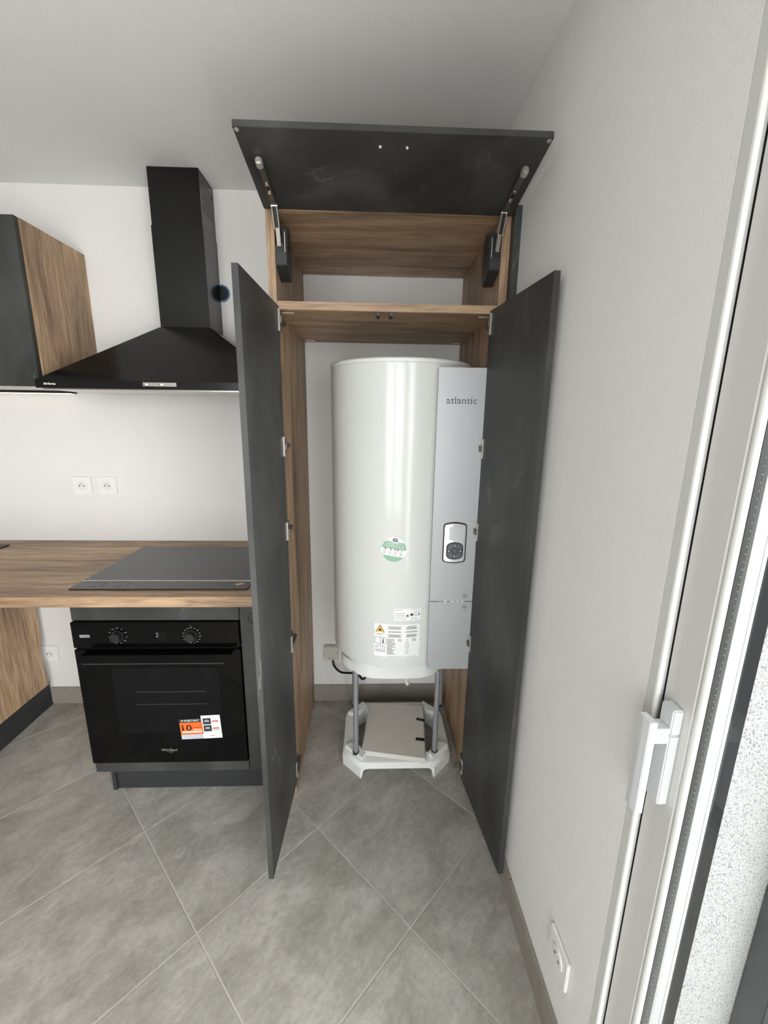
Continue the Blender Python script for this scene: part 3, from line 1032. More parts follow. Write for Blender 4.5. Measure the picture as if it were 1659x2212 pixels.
rows = [(-0.048, -0.010, 0.0040, 0.0060), (-0.048, -0.006, -0.0040, -0.0022), (-0.048, -0.002, -0.0105, -0.0093), (-0.048, -0.002, -0.0175, -0.0163),
        (0.012, 0.046, 0.0200, 0.0210), (0.024, 0.046, 0.0128, 0.0140), (0.020, 0.046, 0.0075, 0.0086), (0.012, 0.038, -0.0150, -0.0140), (0.012, 0.040, -0.0185, -0.0176)]
p_ = wrapped('rating_small_print', 'greyink', A1, 0.782, rects=rows, depth=0.0009, parent=lab)
p_['kind'] = 'stuff'

# warning label
A2 = math.radians(-2.3)
Zl = 0.674
wl = wrapped('warning_label', 'paper', A2, Zl, rects=[(-0.0865, 0.0865, -0.066, 0.068)], depth=0.0006, parent=wh)
wl['label'] = 'white warning label with yellow flame triangle'
wrapped('warning_triangle', 'ink', A2, Zl, polys=[[(-0.0825, 0.0330), (-0.0460, 0.0330), (-0.0643, 0.0645)]], depth=0.0009, parent=wl)
wrapped('triangle_face', 'yellow', A2, Zl, polys=[[(-0.0793, 0.0350), (-0.0493, 0.0350), (-0.0643, 0.0605)]], depth=0.0012, parent=wl)
wrapped('flame_symbol', 'ink', A2, Zl, polys=[[(-0.0680, 0.0385), (-0.0612, 0.0385), (-0.0590, 0.0420), (-0.0605, 0.0470), (-0.0618, 0.0445), (-0.0640, 0.0510), (-0.0670, 0.0460), (-0.0700, 0.0425)]], depth=0.0015, parent=wl)
fl = []
for (u0, v0, u1_, v1) in ((-0.085, -0.014, -0.042, -0.0128), (-0.085, 0.0115, -0.042, 0.0127), (-0.0636, -0.014, -0.0624, 0.0127), (-0.085, -0.014, -0.0838, 0.0127), (-0.0432, -0.014, -0.042, 0.0127),
                          (-0.081, -0.0465, -0.045, -0.0450), (-0.081, -0.0465, -0.0798, -0.0250), (-0.0462, -0.0465, -0.045, -0.0250), (-0.0636, -0.043, -0.0624, -0.0200), (-0.081, -0.0250, -0.072, -0.0238), (-0.055, -0.0250, -0.045, -0.0238),
                          (-0.074, -0.041, -0.0730, -0.0200), (-0.054, -0.041, -0.0530, -0.0200), (-0.074, -0.0210, -0.053, -0.0198), (-0.078, -0.041, -0.048, -0.0400),
                          (-0.080, 0.0225, -0.056, 0.0235), (-0.077, 0.0275, -0.050, 0.0285)):
    fl.append((u0, u1_, v0, v1))
wrapped('manual_symbols', 'ink', A2, Zl, rects=fl, texts=[('i', -0.0550, -0.0110, 0.0050, 0.0190, 0.02)], depth=0.0009, parent=wl)
rows = []
rnd = random.Random(3)
for col0, col1 in ((-0.037, 0.018), (0.028, 0.080)):
    for v in [0.0600, 0.0560, 0.0528, 0.0496, 0.0400, 0.0368, 0.0270, 0.0238, 0.0206, 0.0174]:
        ins = rnd.uniform(0, 0.009)
        rows.append((col0 + ins, col1 - ins, v - 0.0009, v + 0.0009))
for k in range(20):
    v = 0.0085 - k * 0.0033
    rows.append((-0.038, -0.038 + rnd.uniform(0.018, 0.034), v - 0.0008, v + 0.0008))
    if k % 2 == 0:
        w_ = rnd.uniform(0.004, 0.010)
        rows.append((0.038 - w_, 0.038 + w_, v - 0.0007, v + 0.0007))
for u in (0.010, 0.064):
    for k in range(4):
        rows.append((u - 0.008, u + 0.008, 0.0088 - k * 0.0030, 0.0100 - k * 0.0030))
rows += [(-0.038, 0.020, -0.0640, -0.0628), (0.026, 0.078, -0.0640, -0.0628), (0.0840, 0.0848, -0.060, -0.032)]
p_ = wrapped('warning_small_print', 'greylogo', A2, Zl, rects=rows, depth=0.0009, parent=wl)
p_['kind'] = 'stuff'
p_ = wrapped('table_lines', 'lightgrey', A2, Zl, rects=[(-0.012, 0.080, -0.006 - k * 0.0052, -0.0056 - k * 0.0052) for k in range(11)] + [(0.0225, 0.0229, 0.012, 0.062), (0.0806, 0.0810, -0.062, 0.064)], depth=0.0008, parent=wl)
p_['kind'] = 'stuff'
# connection tail pipes under the tank
MB().tube([(0.462, -0.330, 0.468), (0.462, -0.330, 0.400), (0.464, -0.330, 0.345), (0.472, -0.325, 0.322)], 0.0090).build('drain_pipe', 'whiteplastic', wh, smooth=60)
MB().tube([(0.640, -0.50, 0.563), (0.640, -0.50, 0.545), (0.650, -0.49, 0.532)], 0.0095).build('drain_pipe', 'whiteplastic', wh, smooth=60)
MB().tube([(0.610, -0.430, 0.562), (0.612, -0.43, 0.535), (0.600, -0.40, 0.508)], 0.0085).build('power_lead', 'black', wh, smooth=60)

# ------------------------------------------------------------------ heater stand
st = root('heater_stand', (0.42, -0.315, 0), 'white plastic stand with grey tube legs under the water heater', 'stand')


def octo(x0, x1, y0, y1, c):
    return [(x0 + c, y0), (x1 - c, y0), (x1, y0 + c), (x1, y1 - c), (x1 - c, y1), (x0 + c, y1), (x0, y1 - c), (x0, y0 + c)]


def soften(pts, times=2, k=0.16):
    for _ in range(times):
        out = []
        for i in range(len(pts)):
            p, q = pts[i], pts[(i + 1) % len(pts)]
            out.append((p[0] + (q[0] - p[0]) * k, p[1] + (q[1] - p[1]) * k))
            out.append((p[0] + (q[0] - p[0]) * (1 - k), p[1] + (q[1] - p[1]) * (1 - k)))
        pts = out
        k = 0.25
    return pts


def tray(z_out, z_in, z_rim, arch, oct_out, oct_in, flip=False):
    b_ = MB()
    bm = b_.bm
    n = len(oct_out)

    def loop(pts, z):
        return [bm.verts.new((p[0], p[1], z)) for p in pts]
    # top ring with rounded outer edge
    def inset(pts, k):
        cx = sum(p[0] for p in pts) / n; cy = sum(p[1] for p in pts) / n
        return [(p[0] + (cx - p[0]) * k, p[1] + (cy - p[1]) * k) for p in pts]
    lo = loop(oct_out, z_out)
    a_ = loop(inset(oct_out, 0.02), z_rim - (z_rim - z_out) * 0.10)
    t_ = loop(inset(oct_out, 0.055), z_rim)
    i_ = loop(oct_in, z_rim)
    d_ = loop(oct_in, z_in)
    fs = []
    for A, B in ((lo, a_), (a_, t_), (t_, i_), (i_, d_)):
        for k in range(n):
            fs.append(bm.faces.new((A[k], A[(k + 1) % n], B[(k + 1) % n], B[k])))
    if z_in == z_out or flip:
        for k in range(n):
            fs.append(bm.faces.new((d_[k], d_[(k + 1) % n], lo[(k + 1) % n], lo[k])))
    bmesh.ops.recalc_face_normals(bm, faces=fs)
    return b_


OUT = soften(octo(0.183, 0.657, -0.508, -0.122, 0.080), 1, 0.07)
INN = soften(octo(0.232, 0.608, -0.455, -0.175, 0.055), 1, 0.07)
# floor tray: upper shell plus feet
b = tray(0.048, 0.010, 0.078, 0, OUT, INN)
# feet under the four corners (blocks following the chamfer), arches between
for cx, cy, sx, sy in ((0.183, -0.508, 1, 1), (0.657, -0.508, -1, 1), (0.657, -0.122, -1, -1), (0.183, -0.122, 1, -1)):
    c_ = 0.080
    P_ = [(cx + sx * (c_ + 0.016), cy), (cx + sx * c_, cy), (cx, cy + sy * c_), (cx, cy + sy * (c_ + 0.016)), (cx + sx * 0.030, cy + sy * (c_ + 0.016)), (cx + sx * (c_ + 0.016), cy + sy * 0.030)]
    P_b = [(cx + sx * (c_ + 0.004), cy + sy * 0.002), (cx + sx * c_, cy + sy * 0.002), (cx + sx * 0.002, cy + sy * c_), (cx + sx * 0.002, cy + sy * (c_ + 0.004)), (cx + sx * 0.028, cy + sy * (c_ + 0.004)), (cx + sx * (c_ + 0.004), cy + sy * 0.028)]
    b.frustum([(p[0], p[1], 0.0005) for p in P_b], [(p[0], p[1], 0.0500) for p in P_])
    # fillets of the arch
    arc = [(c_ + 0.006 + 0.034 * (1 - math.cos(q * math.pi / 20)), 0.022 + 0.026 * math.sin(q * math.pi / 20)) for q in range(11)]
    arc = arc + [(c_ + 0.006, 0.0490)]
    b.prism([(cx + sx * u_, w_) for u_, w_ in arc], cy + sy * 0.0015, cy + sy * 0.026, 'Y')
    b.prism([(cy + sy * u_, w_) for u_, w_ in arc], cx + sx * 0.0015, cx + sx * 0.026, 'X')
    # raised corner pads carrying the legs
    pad = [(cx + sx * 0.088, cy + sy * 0.010), (cx + sx * 0.010, cy + sy * 0.088), (cx + sx * 0.030, cy + sy * 0.105), (cx + sx * 0.075, cy + sy * 0.085), (cx + sx * 0.105, cy + sy * 0.035)]
    padt = [(cx + sx * 0.086, cy + sy * 0.016), (cx + sx * 0.016, cy + sy * 0.086), (cx + sx * 0.034, cy + sy * 0.100), (cx + sx * 0.074, cy + sy * 0.081), (cx + sx * 0.100, cy + sy * 0.038)]
    b.frustum([(p[0], p[1], 0.072) for p in pad], [(p[0], p[1], 0.092) for p in padt])
bmesh.ops.recalc_face_normals(b.bm, faces=b.bm.faces[:])
b.build('floor_tray', 'whiteplastic', st, smooth=35)
OUT2 = octo(0.176, 0.640, -0.512, -0.105, 0.108)
INN2 = octo(0.25, 0.57, -0.44, -0.18, 0.06)
b = MB()
o1 = soften(OUT2)
o0 = soften(octo(0.190, 0.626, -0.498, -0.119, 0.106))
b.frustum([(p[0], p[1], 0.469) for p in o0], [(p[0], p[1], 0.478) for p in o1])
b.frustum([(p[0], p[1], 0.4781) for p in o1], [(p[0], p[1], 0.5200) for p in o1])
o2 = soften([p for p in OUT2[:6]] + [(0.206, OUT2[6][1] + 0.030), (0.206, OUT2[7][1] - 0.030)])
b.frustum([(p[0], p[1], 0.5201) for p in o2], [(p[0], p[1], 0.5515) for p in o2])
bmesh.ops.recalc_face_normals(b.bm, faces=b.bm.faces[:])
b.build('tank_tray', 'whiteplastic', st, smooth=35)
for x, y in ((0.243, -0.462), (0.581, -0.462), (0.6540, -0.1650), (0.2260, -0.1600)):
    l = MB().cyl((x, y, 0.088), (x, y, 0.482), 0.0108, seg=24).build('leg', 'tube', st, smooth=40)
    MB().cyl((x, y, 0.086), (x, y, 0.096), 0.0138, seg=24).build('leg_socket', 'lift', l, smooth=40)

# spare cover panel lying in the tray
pts = [(0.298, -0.166), (0.570, -0.190), (0.541, -0.510), (0.262, -0.462)]
pm = root('cover_panel', (0.418, -0.333, 0.078), 'warm white plastic cover plate lying tilted in the stand tray', 'panel')
b = MB()
cx_, cy_ = 0.418, -0.333


def tp(p, dz, k=1.0):
    x, y = cx_ + (p[0] - cx_) * k, cy_ + (p[1] - cy_) * k
    return (x, y, 0.094 + 0.010 * (y - cy_) / 0.17 + dz)


b.frustum([tp(p, -0.013, 1.0) for p in pts], [tp(p, 0.0, 0.985) for p in pts])
b.frustum([tp(p, 0.0001, 0.985) for p in pts], [tp(p, 0.006, 0.95) for p in pts])
b.build('plate', 'beigeplastic', pm)
for x, y, r_ in ((0.545, -0.285, -0.3), (0.530, -0.400, -0.15)):
    z_ = tp((x, y), 0.0062)[2]
    MB(Matrix.Translation((x, y, z_)) @ Matrix.Rotation(r_, 4, 'Z')).box(-0.024, 0.016, -0.010, 0.008, -0.0125, 0.0006, 0.001).build('clip_slot', 'black', pm)
for x, y in ((0.425, -0.190), (0.425, -0.315), (0.432, -0.465)):
    z_ = tp((x, y), 0.0060)[2]
    MB().cyl((x, y, z_ - 0.001), (x, y, z_ + 0.0008), 0.004, seg=14).build('mould_mark', 'whiteplastic', pm)
bm_ = MB()
rr = random.Random(5)
base_pts = [(0.672, -0.445), (0.684, -0.440), (0.688, -0.462), (0.676, -0.470), (0.668, -0.458)]
for k in range(5):
    p, q = base_pts[k], base_pts[(k + 1) % 5]
    bm_.frustum([(p[0], p[1], 0.0006), (q[0], q[1], 0.0006), (0.678, -0.455, 0.001)], [(p[0], p[1], 0.006 + rr.random() * 0.01), (q[0], q[1], 0.004 + rr.random() * 0.01), (0.678, -0.455, 0.012)])
tag(bm_.build('plastic_scrap', 'film'), 'crumpled scrap of clear film on the tiles beside the stand', 'scrap')

# ------------------------------------------------------------------ heater connection box and cable
jb = root('cable_outlet', (0.1, -0.001, 0.255), 'white square cable outlet low on the wall behind the water heater', 'cable outlet')
MB().box(0.063, 0.139, -0.030, -0.0008, 0.255, 0.333, 0.003).build('box', 'beigeplastic', jb, smooth=40)
for x, z in ((0.070, 0.293), (0.132, 0.300), (0.092, 0.268), (0.110, 0.268)):
    MB().cyl((x, -0.0308, z), (x, -0.0295, z), 0.0024, seg=12).build('screw_hole', 'ink', jb)
tag(MB().tube([(0.107, -0.016, 0.254), (0.115, -0.03, 0.225), (0.150, -0.07, 0.215), (0.200, -0.11, 0.235), (0.262, -0.13, 0.245), (0.278, -0.13, 0.222), (0.262, -0.13, 0.215), (0.245, -0.14, 0.260), (0.250, -0.15, 0.360), (0.265, -0.16, 0.4755)], 0.0055).build('power_cable', 'black', None, smooth=60), 'black power cable looping from the cable outlet to the water heater', 'cable')

# ------------------------------------------------------------------ worktop and hob
tag(MB().box(-2.2, -0.0195, -0.6563, -0.0050, 0.8563, 0.8943, 0.0015).build('worktop', 'wood_x'), 'oak laminate kitchen worktop running along the back wall', 'worktop')
hb = root('induction_hob', (-0.433, -0.35, 0.8943), 'dark glass induction hob set in the oak worktop', 'hob')
HX0, HX1 = -0.7420, -0.1300
MB().prism([(HX0, -0.6010), (HX1 - 0.004, -0.6010), (HX1, -0.590), (HX1, -0.5300), (HX0, -0.5300)], 0.8945, 0.8990, 'Z', bev=0.0006).build('control_glass', 'hob', hb)
MB().box(HX0, HX1, -0.5215, -0.1140, 0.8945, 0.8990, 0.0006).build('cooking_glass', 'hob', hb)
MB().box(HX0, HX1, -0.5295, -0.5218, 0.8945, 0.8997, 0.0005).build('steel_strip', 'steel', hb)
MB(Matrix.Translation((-0.170, -0.558, 0.8992)) @ Matrix.Rotation(0.5, 4, 'Z')).box(-0.013, 0.013, -0.008, 0.008, 0, 0.0006).build('sticker', 'copper', hb)
for k, x in enumerate((-0.675, -0.590)):
    b = MB()
    b.box(x - 0.035, x + 0.030, -0.5435, -0.5420, 0.8990, 0.8992)
    b.box(x + 0.0285, x + 0.030, -0.580, -0.5435, 0.8990, 0.8992)
    for q in range(10):
        a0, a1 = math.pi * q / 10, math.pi * (q + 1) / 10
        p0 = (x + 0.016 * math.cos(a0), -0.590 + 0.016 * math.sin(a0)); p1 = (x + 0.016 * math.cos(a1), -0.590 + 0.016 * math.sin(a1))
        b.quad((p0[0], p0[1], 0.8992), (p1[0], p1[1], 0.8992), (x + 0.0145 * math.cos(a1), -0.590 + 0.0145 * math.sin(a1), 0.8992), (x + 0.0145 * math.cos(a0), -0.590 + 0.0145 * math.sin(a0), 0.8992))
    b.build('touch_marking', 'ink', hb)
# black sink, only its corner shows
sk = root('sink', (-1.72, -0.22, 0.8943), 'black sink corner at the far left end of the worktop', 'sink')
MB().prism(rounded(-2.1, -1.358, -0.46, -0.085, 0.012), 0.8945, 0.9000, 'Z', bev=0.001).build('rim', 'black', sk)
MB().box(-2.06, -1.43, -0.42, -0.13, 0.9000, 0.9012).build('basin_inset', 'oven_body', sk)
MB().cyl((-1.392, -0.115, 0.9), (-1.392, -0.115, 0.9040), 0.010, seg=20).build('overflow_button', 'oven_body', sk, smooth=40)

# ------------------------------------------------------------------ oven cabinet and oven
FY = -0.570
oc = root('oven_cabinet', (-0.474, -0.3, 0), 'charcoal base unit that houses the built-in oven', 'cabinet')
MB().box(-0.7719, -0.1765, FY, FY + 0.019, 0.7645, 0.8558, 0.0008).build('top_fascia', 'slate', oc)
MB().box(-0.7719, -0.1765, FY, FY + 0.019, 0.1150, 0.1640, 0.0008).build('bottom_fascia', 'slate', oc)
MB().box(-0.7719, -0.7559, FY + 0.020, -0.02, 0.1150, 0.8558).build('side_panel', 'cabwhite', oc)
MB().box(-0.1925, -0.1765, FY + 0.020, -0.02, 0.1150, 0.8558).build('side_panel', 'cabwhite', oc)
MB().box(-0.7558, -0.1926, FY + 0.020, -0.02, 0.1150, 0.1310).build('bottom_panel', 'cabwhite', oc)
pl = MB().box(-0.7200, -0.0200, -0.5350, -0.5190, 0.0006, 0.1145, 0.0008).build('plinth', 'slate_plain', oc)
MB().box(-0.7360, -0.7202, -0.5440, -0.20, 0.0006, 0.1145, 0.0008).build('plinth_return', 'slate_plain', oc)
nc = root('narrow_cabinet', (-0.097, -0.3, 0.115), 'narrow charcoal base unit between the oven and the tall cupboard', 'cabinet')
dn = MB().box(-0.1735, -0.0205, FY, FY + 0.019, 0.1150, 0.8558, 0.0008).build('door', 'slate', nc)
MB().box(-0.1735, -0.0205, FY + 0.020, -0.02, 0.1150, 0.8558).build('carcass', 'cabwhite', nc)
b = MB()
for q in range(32):
    a0, a1 = 2 * math.pi * q / 32, 2 * math.pi * (q + 1) / 32
    b.frustum([(-0.124 + r * math.cos(a), FY - 0.0003, 0.7725 + r * math.sin(a)) for r, a in ((0.022, a0), (0.022, a1), (0.0185, a1), (0.0185, a0))],
              [(-0.124 + r * math.cos(a), FY - 0.0035, 0.7725 + r * math.sin(a)) for r, a in ((0.0215, a0), (0.0215, a1), (0.019, a1), (0.019, a0))])
b.build('round_pull', 'lift', dn)
MB().cyl((-0.124, FY - 0.0012, 0.7725), (-0.124, FY - 0.0002, 0.7725), 0.0184, seg=32).build('pull_recess', 'slate_plain', dn)

ov = root('oven', (-0.474, -0.32, 0.166), 'black built-in oven with two knobs and an orange sticker', 'oven')
OX0, OX1 = -0.7710, -0.1770
MB().box(OX0 + 0.018, OX1 - 0.018, FY + 0.021, -0.06, 0.170, 0.757).build('body', 'oven_body', ov)
cp = MB().box(OX0, OX1, FY - 0.012, FY + 0.018, 0.6620, 0.7620, 0.001).build('control_panel', 'oven_glass', ov)
dr = MB().box(OX0, OX1, FY - 0.012, FY + 0.018, 0.1665, 0.6540, 0.001).build('door', 'oven_glass', ov)
MB().box(OX0 + 0.02, OX1 - 0.01, FY - 0.002, FY + 0.016, 0.6542, 0.6618).build('vent_gap', 'black', ov)
yF = FY - 0.0121
MB().box(-0.650, -0.262, yF - 0.0003, yF + 0.0003, 0.300, 0.580).build('window', 'oven_window', dr)
for z in (0.478, 0.425):
    MB().box(-0.575, -0.315, yF - 0.0005, yF - 0.0001, z, z + 0.003).build('rack_edge', 'lift', dr)
# handle: wide black bar with sloped ends
hy = FY - 0.052
hd = MB().frustum([(OX0 + 0.050, yF - 0.004, 0.655), (OX1 - 0.020, yF - 0.004, 0.655), (OX1 - 0.020, hy, 0.6565), (OX0 + 0.050, hy, 0.6565)],
                  [(OX0 + 0.050, yF - 0.006, 0.640), (OX1 - 0.046, yF - 0.006, 0.640), (OX1 - 0.046, hy, 0.6225), (OX0 + 0.050, hy, 0.6225)]).build('handle', 'oven_glass', dr)
MB().box(OX0 + 0.050, OX1 - 0.046, hy - 0.001, hy + 0.006, 0.6200, 0.6245, 0.0008).build('handle_trim', 'lift', hd)
for x in (-0.6087, -0.3468):
    kn = MB().cyl((x, yF - 0.004, 0.7105), (x, yF, 0.7105), 0.0215, seg=40).build('knob', 'black', cp, smooth=40)
    MB().cyl((x, yF - 0.022, 0.7105), (x, yF - 0.004, 0.7105), 0.0165, 0.0180, seg=40).build('knob_grip', 'knobblack', kn, smooth=40)
    n = 11 if x < -0.5 else 15
    b = MB()
    for q in range(n):
        a = math.radians(90 - 360 * q / n)
        rx, rz = x + 0.030 * math.cos(a), 0.7105 + 0.0300 * math.sin(a)
        w_ = 0.0030 if q % 2 else 0.0042
        b.box(rx - w_, rx + w_, yF - 0.0003, yF + 0.0001, rz - 0.0010, rz + 0.0010)
    d_ = b.build('dial_marks', 'dimprint', cp)
    d_['kind'] = 'stuff'
MB().box(-0.744, -0.708, yF - 0.0003, yF + 0.0001, 0.7040, 0.7145).build('steam_badge', 'steamprint', cp)
text_front('steam_text', 'STEAM', -0.7425, yF - 0.0003, 0.7065, 'ink', cp, width=0.033, height=0.0055, bold=0.01)
text_front('clock_digit', '3', -0.4735, yF, 0.7055, 'digit', cp, height=0.0155, width=0.0085)
MB().box(-0.470, -0.437, yF - 0.0002, yF + 0.0001, 0.6900, 0.7260).build('display', 'oven_window', cp)
text_front('temperature_mark', '\u00b0C', -0.3520, yF, 0.7460, 'dimprint', cp, height=0.0050)
text_front('brand_logo', 'Whirlpool', -0.5050, yF, 0.2145, 'dimprint', dr, width=0.060, height=0.0150, bold=0.01)
b = MB()
for q in range(14):
    a0, a1 = math.radians(200 + 250 * q / 14), math.radians(200 + 250 * (q + 1) / 14)
    for (aa, ab) in ((a0, a1),):
        P4 = [(-0.4700 + rx * math.cos(a), yF - 0.0003, 0.2215 + rz * math.sin(a)) for a, rx, rz in ((aa, 0.0115, 0.0095), (ab, 0.0115, 0.0095), (ab, 0.0107, 0.0087), (aa, 0.0107, 0.0087))]
        b.quad(*P4)
b.build('logo_swirl', 'dimprint', dr)
# promotional sticker on the door
sm = Matrix.Translation((-0.4215, 0, 0.2705)) @ Matrix.Rotation(-0.045, 4, 'Y')


def srect(name, mat, x0, x1, z0, z1, lay, par):
    return MB(sm).box(x0, x1, yF - 0.0004 * lay, yF - 0.0004 * (lay - 1), z0, z1).build(name, mat, par)


def stext(name, mat, body, x, z, lay, par, width, height, bold=0.0):
    me = text_mesh(body, width, height, 0.0002, bold)
    b_ = MB(sm)
    b_.add_mesh(me, front_mx(x, yF - 0.0004 * (lay - 1), z))
    bpy.data.meshes.remove(me)
    return b_.build(name, mat, par)


stc = srect('promo_sticker', 'lightgrey', 0.0, 0.155, 0.0, 0.088, 1, dr)
stc['label'] = 'orange and white promotional sticker'
srect('sticker_panel', 'paper', 0.083, 0.155, 0.0, 0.101, 2, stc)
srect('orange_panel', 'orange', 0.0, 0.086, 0.0210, 0.0740, 3, stc)
srect('header_bar', 'ink', 0.0, 0.083, 0.0740, 0.0900, 3, stc)
stext('header_text', 'whiteprint', 'IMPORTANT', 0.0075, 0.0775, 4, stc, 0.069, 0.0085, 0.015)
stext('big_number', 'darkred', '10', 0.0075, 0.0385, 4, stc, 0.037, 0.0250, 0.02)
stext('years_text', 'darkred', 'YEARS', 0.0480, 0.0475, 4, stc, 0.032, 0.0060, 0.0)
stext('service_text', 'whiteprint', 'SERVICE', 0.0480, 0.0390, 4, stc, 0.034, 0.0055, 0.01)
srect('parts_bar', 'paper', 0.0065, 0.0815, 0.0290, 0.0360, 4, stc)
stext('parts_text', 'orange', 'WITH FREE PARTS', 0.0100, 0.0305, 5, stc, 0.068, 0.0042, 0.0)
for z in (0.062, 0.031):
    srect('sticker_tile', 'ink', 0.0890, 0.1190, z, z + 0.0270, 3, stc)
    srect('tile_text', 'whiteprint', 0.0950, 0.1130, z + 0.0130, z + 0.0160, 4, stc)
    srect('tile_text', 'lightgrey', 0.0970, 0.1110, z + 0.0185, z + 0.0200, 4, stc)
    srect('tile_text', 'greylogo', 0.0930, 0.1150, z + 0.0060, z + 0.0072, 4, stc)
    srect('red_bar', 'red', 0.1230, 0.1470, z + 0.0100, z + 0.0155, 3, stc)
    srect('caption_line', 'lightgrey', 0.1230, 0.1450, z + 0.0205, z + 0.0225, 3, stc)
srect('caption_line', 'lightgrey', 0.1230, 0.1470, 0.0655, 0.0675, 3, stc)
srect('green_bar', 'green', 0.1230, 0.1470, 0.0335, 0.0375, 3, stc)
srect('grey_strip', 'lightgrey', 0.083, 0.155, 0.0220, 0.0235, 3, stc)
srect('caption_line', 'red', 0.1100, 0.1280, 0.0095, 0.0120, 3, stc)

# ------------------------------------------------------------------ left base unit (side panel and plinth show)
lb = root('sink_cabinet', (-1.7, -0.3, 0), 'oak sided base unit at the left below the worktop', 'cabinet')
edge = [(-0.036, 0.135), (-0.052, 0.30), (-0.046, 0.36), (-0.030, 0.40), (-0.030, 0.62), (-0.046, 0.70), (-0.046, 0.8558)]
prof = [(-0.60, 0.8558), (-0.60, 0.135)] + edge
MB().prism(prof, -1.361, -1.345, 'X').build('side_panel', 'wood_z', lb)
MB().box(-1.377, -1.362, -0.60, -0.012, 0.0006, 0.1345, 0.0008).build('plinth', 'slate_plain', lb)
MB().box(-2.2, -1.362, -0.58, -0.03, 0.136, 0.8400).build('carcass', 'cabwhite', lb)
MB().box(-2.2, -1.362, -0.599, -0.581, 0.136, 0.8500).build('door', 'slate', lb)

# ------------------------------------------------------------------ wall cabinet with LED bar
wc = root('wall_cabinet', (-1.4, -0.17, 1.588), 'charcoal fronted wall cupboard with oak side above the worktop', 'cabinet')
MB().box(-0.9217, -0.9057, -0.3320, -0.0008, 1.5885, 2.1405, 0.0006).build('side_panel', 'wood_z', wc)
MB().box(-2.1, -0.9218, -0.3320, -0.0008, 1.5885, 1.6045, 0.0006).build('bottom_panel', 'cabwhite', wc)
MB().box(-2.1, -0.9218, -0.3320, -0.0008, 2.1240, 2.1400, 0.0006).build('top_panel', 'cabwhite', wc)
MB().box(-2.1, -0.9218, -0.0160, -0.0010, 1.6046, 2.1239).build('back_panel', 'cabwhite', wc)
MB().box(-1.512, -0.9085, -0.3545, -0.3360, 1.5860, 2.1405, 0.0008).build('door', 'slate', wc)
MB().box(-2.1, -1.515, -0.3545, -0.3360, 1.5860, 2.1405, 0.0008).build('door', 'slate', wc)
lbr = root('led_bar', (-1.5, -0.03, 1.575), 'slim black LED bar glowing under the wall cupboard', 'light')
MB().box(-2.1, -1.0050, -0.0420, -0.0200, 1.5780, 1.5880, 0.001).build('profile', 'black', lbr)
MB().box(-1.0150, -1.0046, -0.0425, -0.0195, 1.5765, 1.5880, 0.0005).build('end_cap', 'black', lbr)
MB().box(-2.1, -1.0160, -0.0400, -0.0220, 1.5745, 1.5778).build('diffuser', 'led', lbr)

# ------------------------------------------------------------------ range hood
QX0, QX1, QY, QZ = -0.5487, -0.3523, -0.1532, 1.8362
HDX0, HDX1, HDY, HDZ0, HDZ1 = -0.9050, -0.0200, -0.3830, 1.5795, 1.6075
hd_ = root('range_hood', (-0.45, -0.19, 1.58), 'black pyramid range hood with a square chimney above the hob', 'range hood')
MB().frustum([(HDX0, HDY, HDZ1), (HDX1, HDY, HDZ1), (HDX1, -0.001, HDZ1), (HDX0, -0.001, HDZ1)],
             [(QX0, QY, QZ), (QX1, QY, QZ), (QX1, -0.001, QZ), (QX0, -0.001, QZ)]).build('canopy', 'hood', hd_)
lip = MB().box(HDX0, HDX1, HDY, -0.001, HDZ0, HDZ1 - 0.0002, 0.001).build('front_lip', 'hood', hd_)
MB().box(HDX0 + 0.015, HDX1 - 0.015, HDY + 0.015, -0.02, HDZ0 - 0.004, HDZ0 - 0.0002).build('filter_plate', 'steel', hd_)
MB().box(-0.5250, -0.4060, HDY - 0.0015, HDY, 1.5900, 1.6035, 0.0004).build('control_plate', 'steel', lip)
for x in (-0.511, -0.457):
    MB().box(x - 0.010, x + 0.006, HDY - 0.0022, HDY - 0.0012, 1.5940, 1.5985).build('slider_slot', 'ink', lip)
    MB().box(x - 0.006, x + 0.006, HDY - 0.0042, HDY - 0.0012, 1.5935, 1.5990, 0.0005).build('slider', 'paper', lip)
text_front('brand_logo', 'Airforce', -0.8760, HDY, 1.5900, 'whiteprint', lip, width=0.0420, height=0.0085, bold=0.03)
MB().box(QX0, QX1, QY, -0.001, QZ + 0.0002, 2.2005, 0.0008).build('lower_chimney', 'hood', hd_)
upc = MB().box(QX0 + 0.0025, QX1 - 0.0025, QY + 0.0025, -0.001, 2.2006, ZC - 0.0005, 0.0008).build('upper_chimney', 'hood', hd_)
xg = QX1 - 0.0025


def grille(z0, z1):
    b_ = MB()
    b_.prism([(-0.128, z0), (-0.030, z0), (-0.030, z1), (-0.128, z1)], xg - 0.002, xg + 0.0004, 'X')
    return b_.build('vent_grille', 'black', upc)


for z0, z1 in ((2.318, 2.365), (2.265, 2.313)):
    g_ = grille(z0, z1)
    b = MB()
    nrow = 6
    for r_ in range(nrow):
        for c_ in range(12):
            y = -0.125 + c_ * 0.0082 + (0.004 if r_ % 2 else 0)
            z = z0 + 0.005 + r_ * (z1 - z0 - 0.010) / (nrow - 1)
            if y > -0.033:
                continue
            b.box(xg + 0.0003, xg + 0.0008, y - 0.0010, y + 0.0010, z - 0.0034, z + 0.0034)
    q_ = b.build('grille_mesh', 'greylogo', g_)
    q_['kind'] = 'stuff'
MB().cyl((xg - 0.001, -0.018, 2.357), (xg + 0.0012, -0.018, 2.357), 0.0045, seg=14).build('fixing_screw', 'ink', upc)

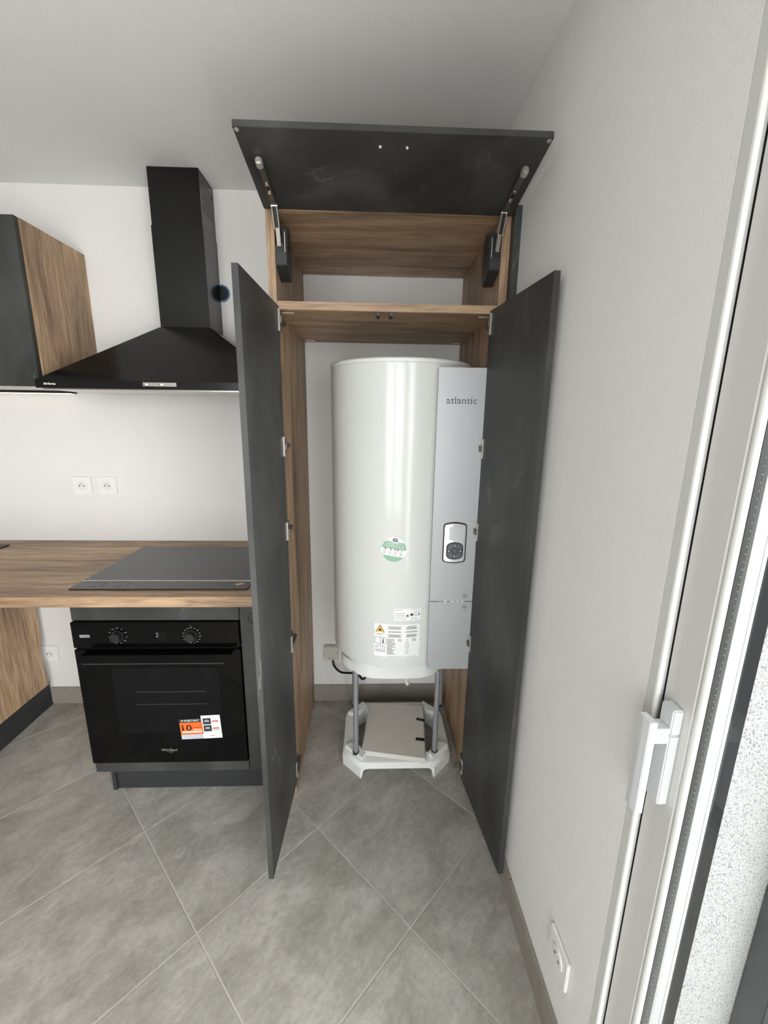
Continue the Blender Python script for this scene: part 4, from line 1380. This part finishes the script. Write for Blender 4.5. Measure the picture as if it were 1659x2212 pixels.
# open electrical box in the wall beside the chimney
eb = root('wall_junction_box', (-0.337, -0.002, 2.005), 'open round blue junction box in the wall beside the hood chimney', 'junction box')
b = MB()
for q in range(28):
    a0, a1 = 2 * math.pi * q / 28, 2 * math.pi * (q + 1) / 28
    b.frustum([(-0.346 + r * math.cos(a), -0.0006, 2.005 + 1.0 * r * math.sin(a)) for r, a in ((0.035, a0), (0.035, a1), (0.028, a1), (0.028, a0))],
              [(-0.346 + r * math.cos(a), -0.0032, 2.005 + 1.0 * r * math.sin(a)) for r, a in ((0.034, a0), (0.034, a1), (0.029, a1), (0.029, a0))])
b.build('rim', 'bluebox', eb)
MB().cyl((-0.346, -0.0018, 2.005), (-0.346, -0.0006, 2.005), 0.0285, seg=28).build('recess', 'darkhole', eb)


# ------------------------------------------------------------------ sockets
def socket(mx, label, w=0.083, group=None):
    loc = mx.to_translation()
    r_ = root('wall_socket', tuple(loc), label, 'socket', group)
    h_ = w / 2
    pl_ = MB(mx).box(-h_, h_, -0.0085, -0.0006, -h_, h_, 0.0015).build('plate', 'switch', r_, smooth=40)
    MB(mx).cyl((0, -0.0105, 0), (0, -0.0080, 0), 0.0232, seg=36).build('insert_rim', 'switch', pl_, smooth=40)
    ins = MB(mx).cyl((0, -0.0108, 0), (0, -0.0100, 0), 0.0205, seg=36).build('insert', 'whiteplastic', pl_, smooth=40)
    for x in (-0.0095, 0.0095):
        MB(mx).cyl((x, -0.0112, -0.001), (x, -0.0106, -0.001), 0.0031, seg=14).build('pin_hole', 'ink', ins)
    MB(mx).cyl((0, -0.0150, 0.0085), (0, -0.0106, 0.0085), 0.0026, seg=12).build('earth_pin', 'nickel', ins, smooth=40)
    return r_


socket(Matrix.Translation((-1.0508, 0, 1.1632)), 'white wall socket above the worktop, the left of the pair')
socket(Matrix.Translation((-0.9350, 0, 1.1640)), 'white wall socket above the worktop, the right of the pair, nearer the hob')
socket(Matrix.Translation((-1.338, 0, 0.2910)), 'white wall socket low down in the gap left of the oven')
socket(RM @ Matrix.Translation((0, -1.2685, 0.2650)) @ Matrix.Rotation(math.radians(-90), 4, 'Z'), 'white wall socket low on the right wall near the glazed door')
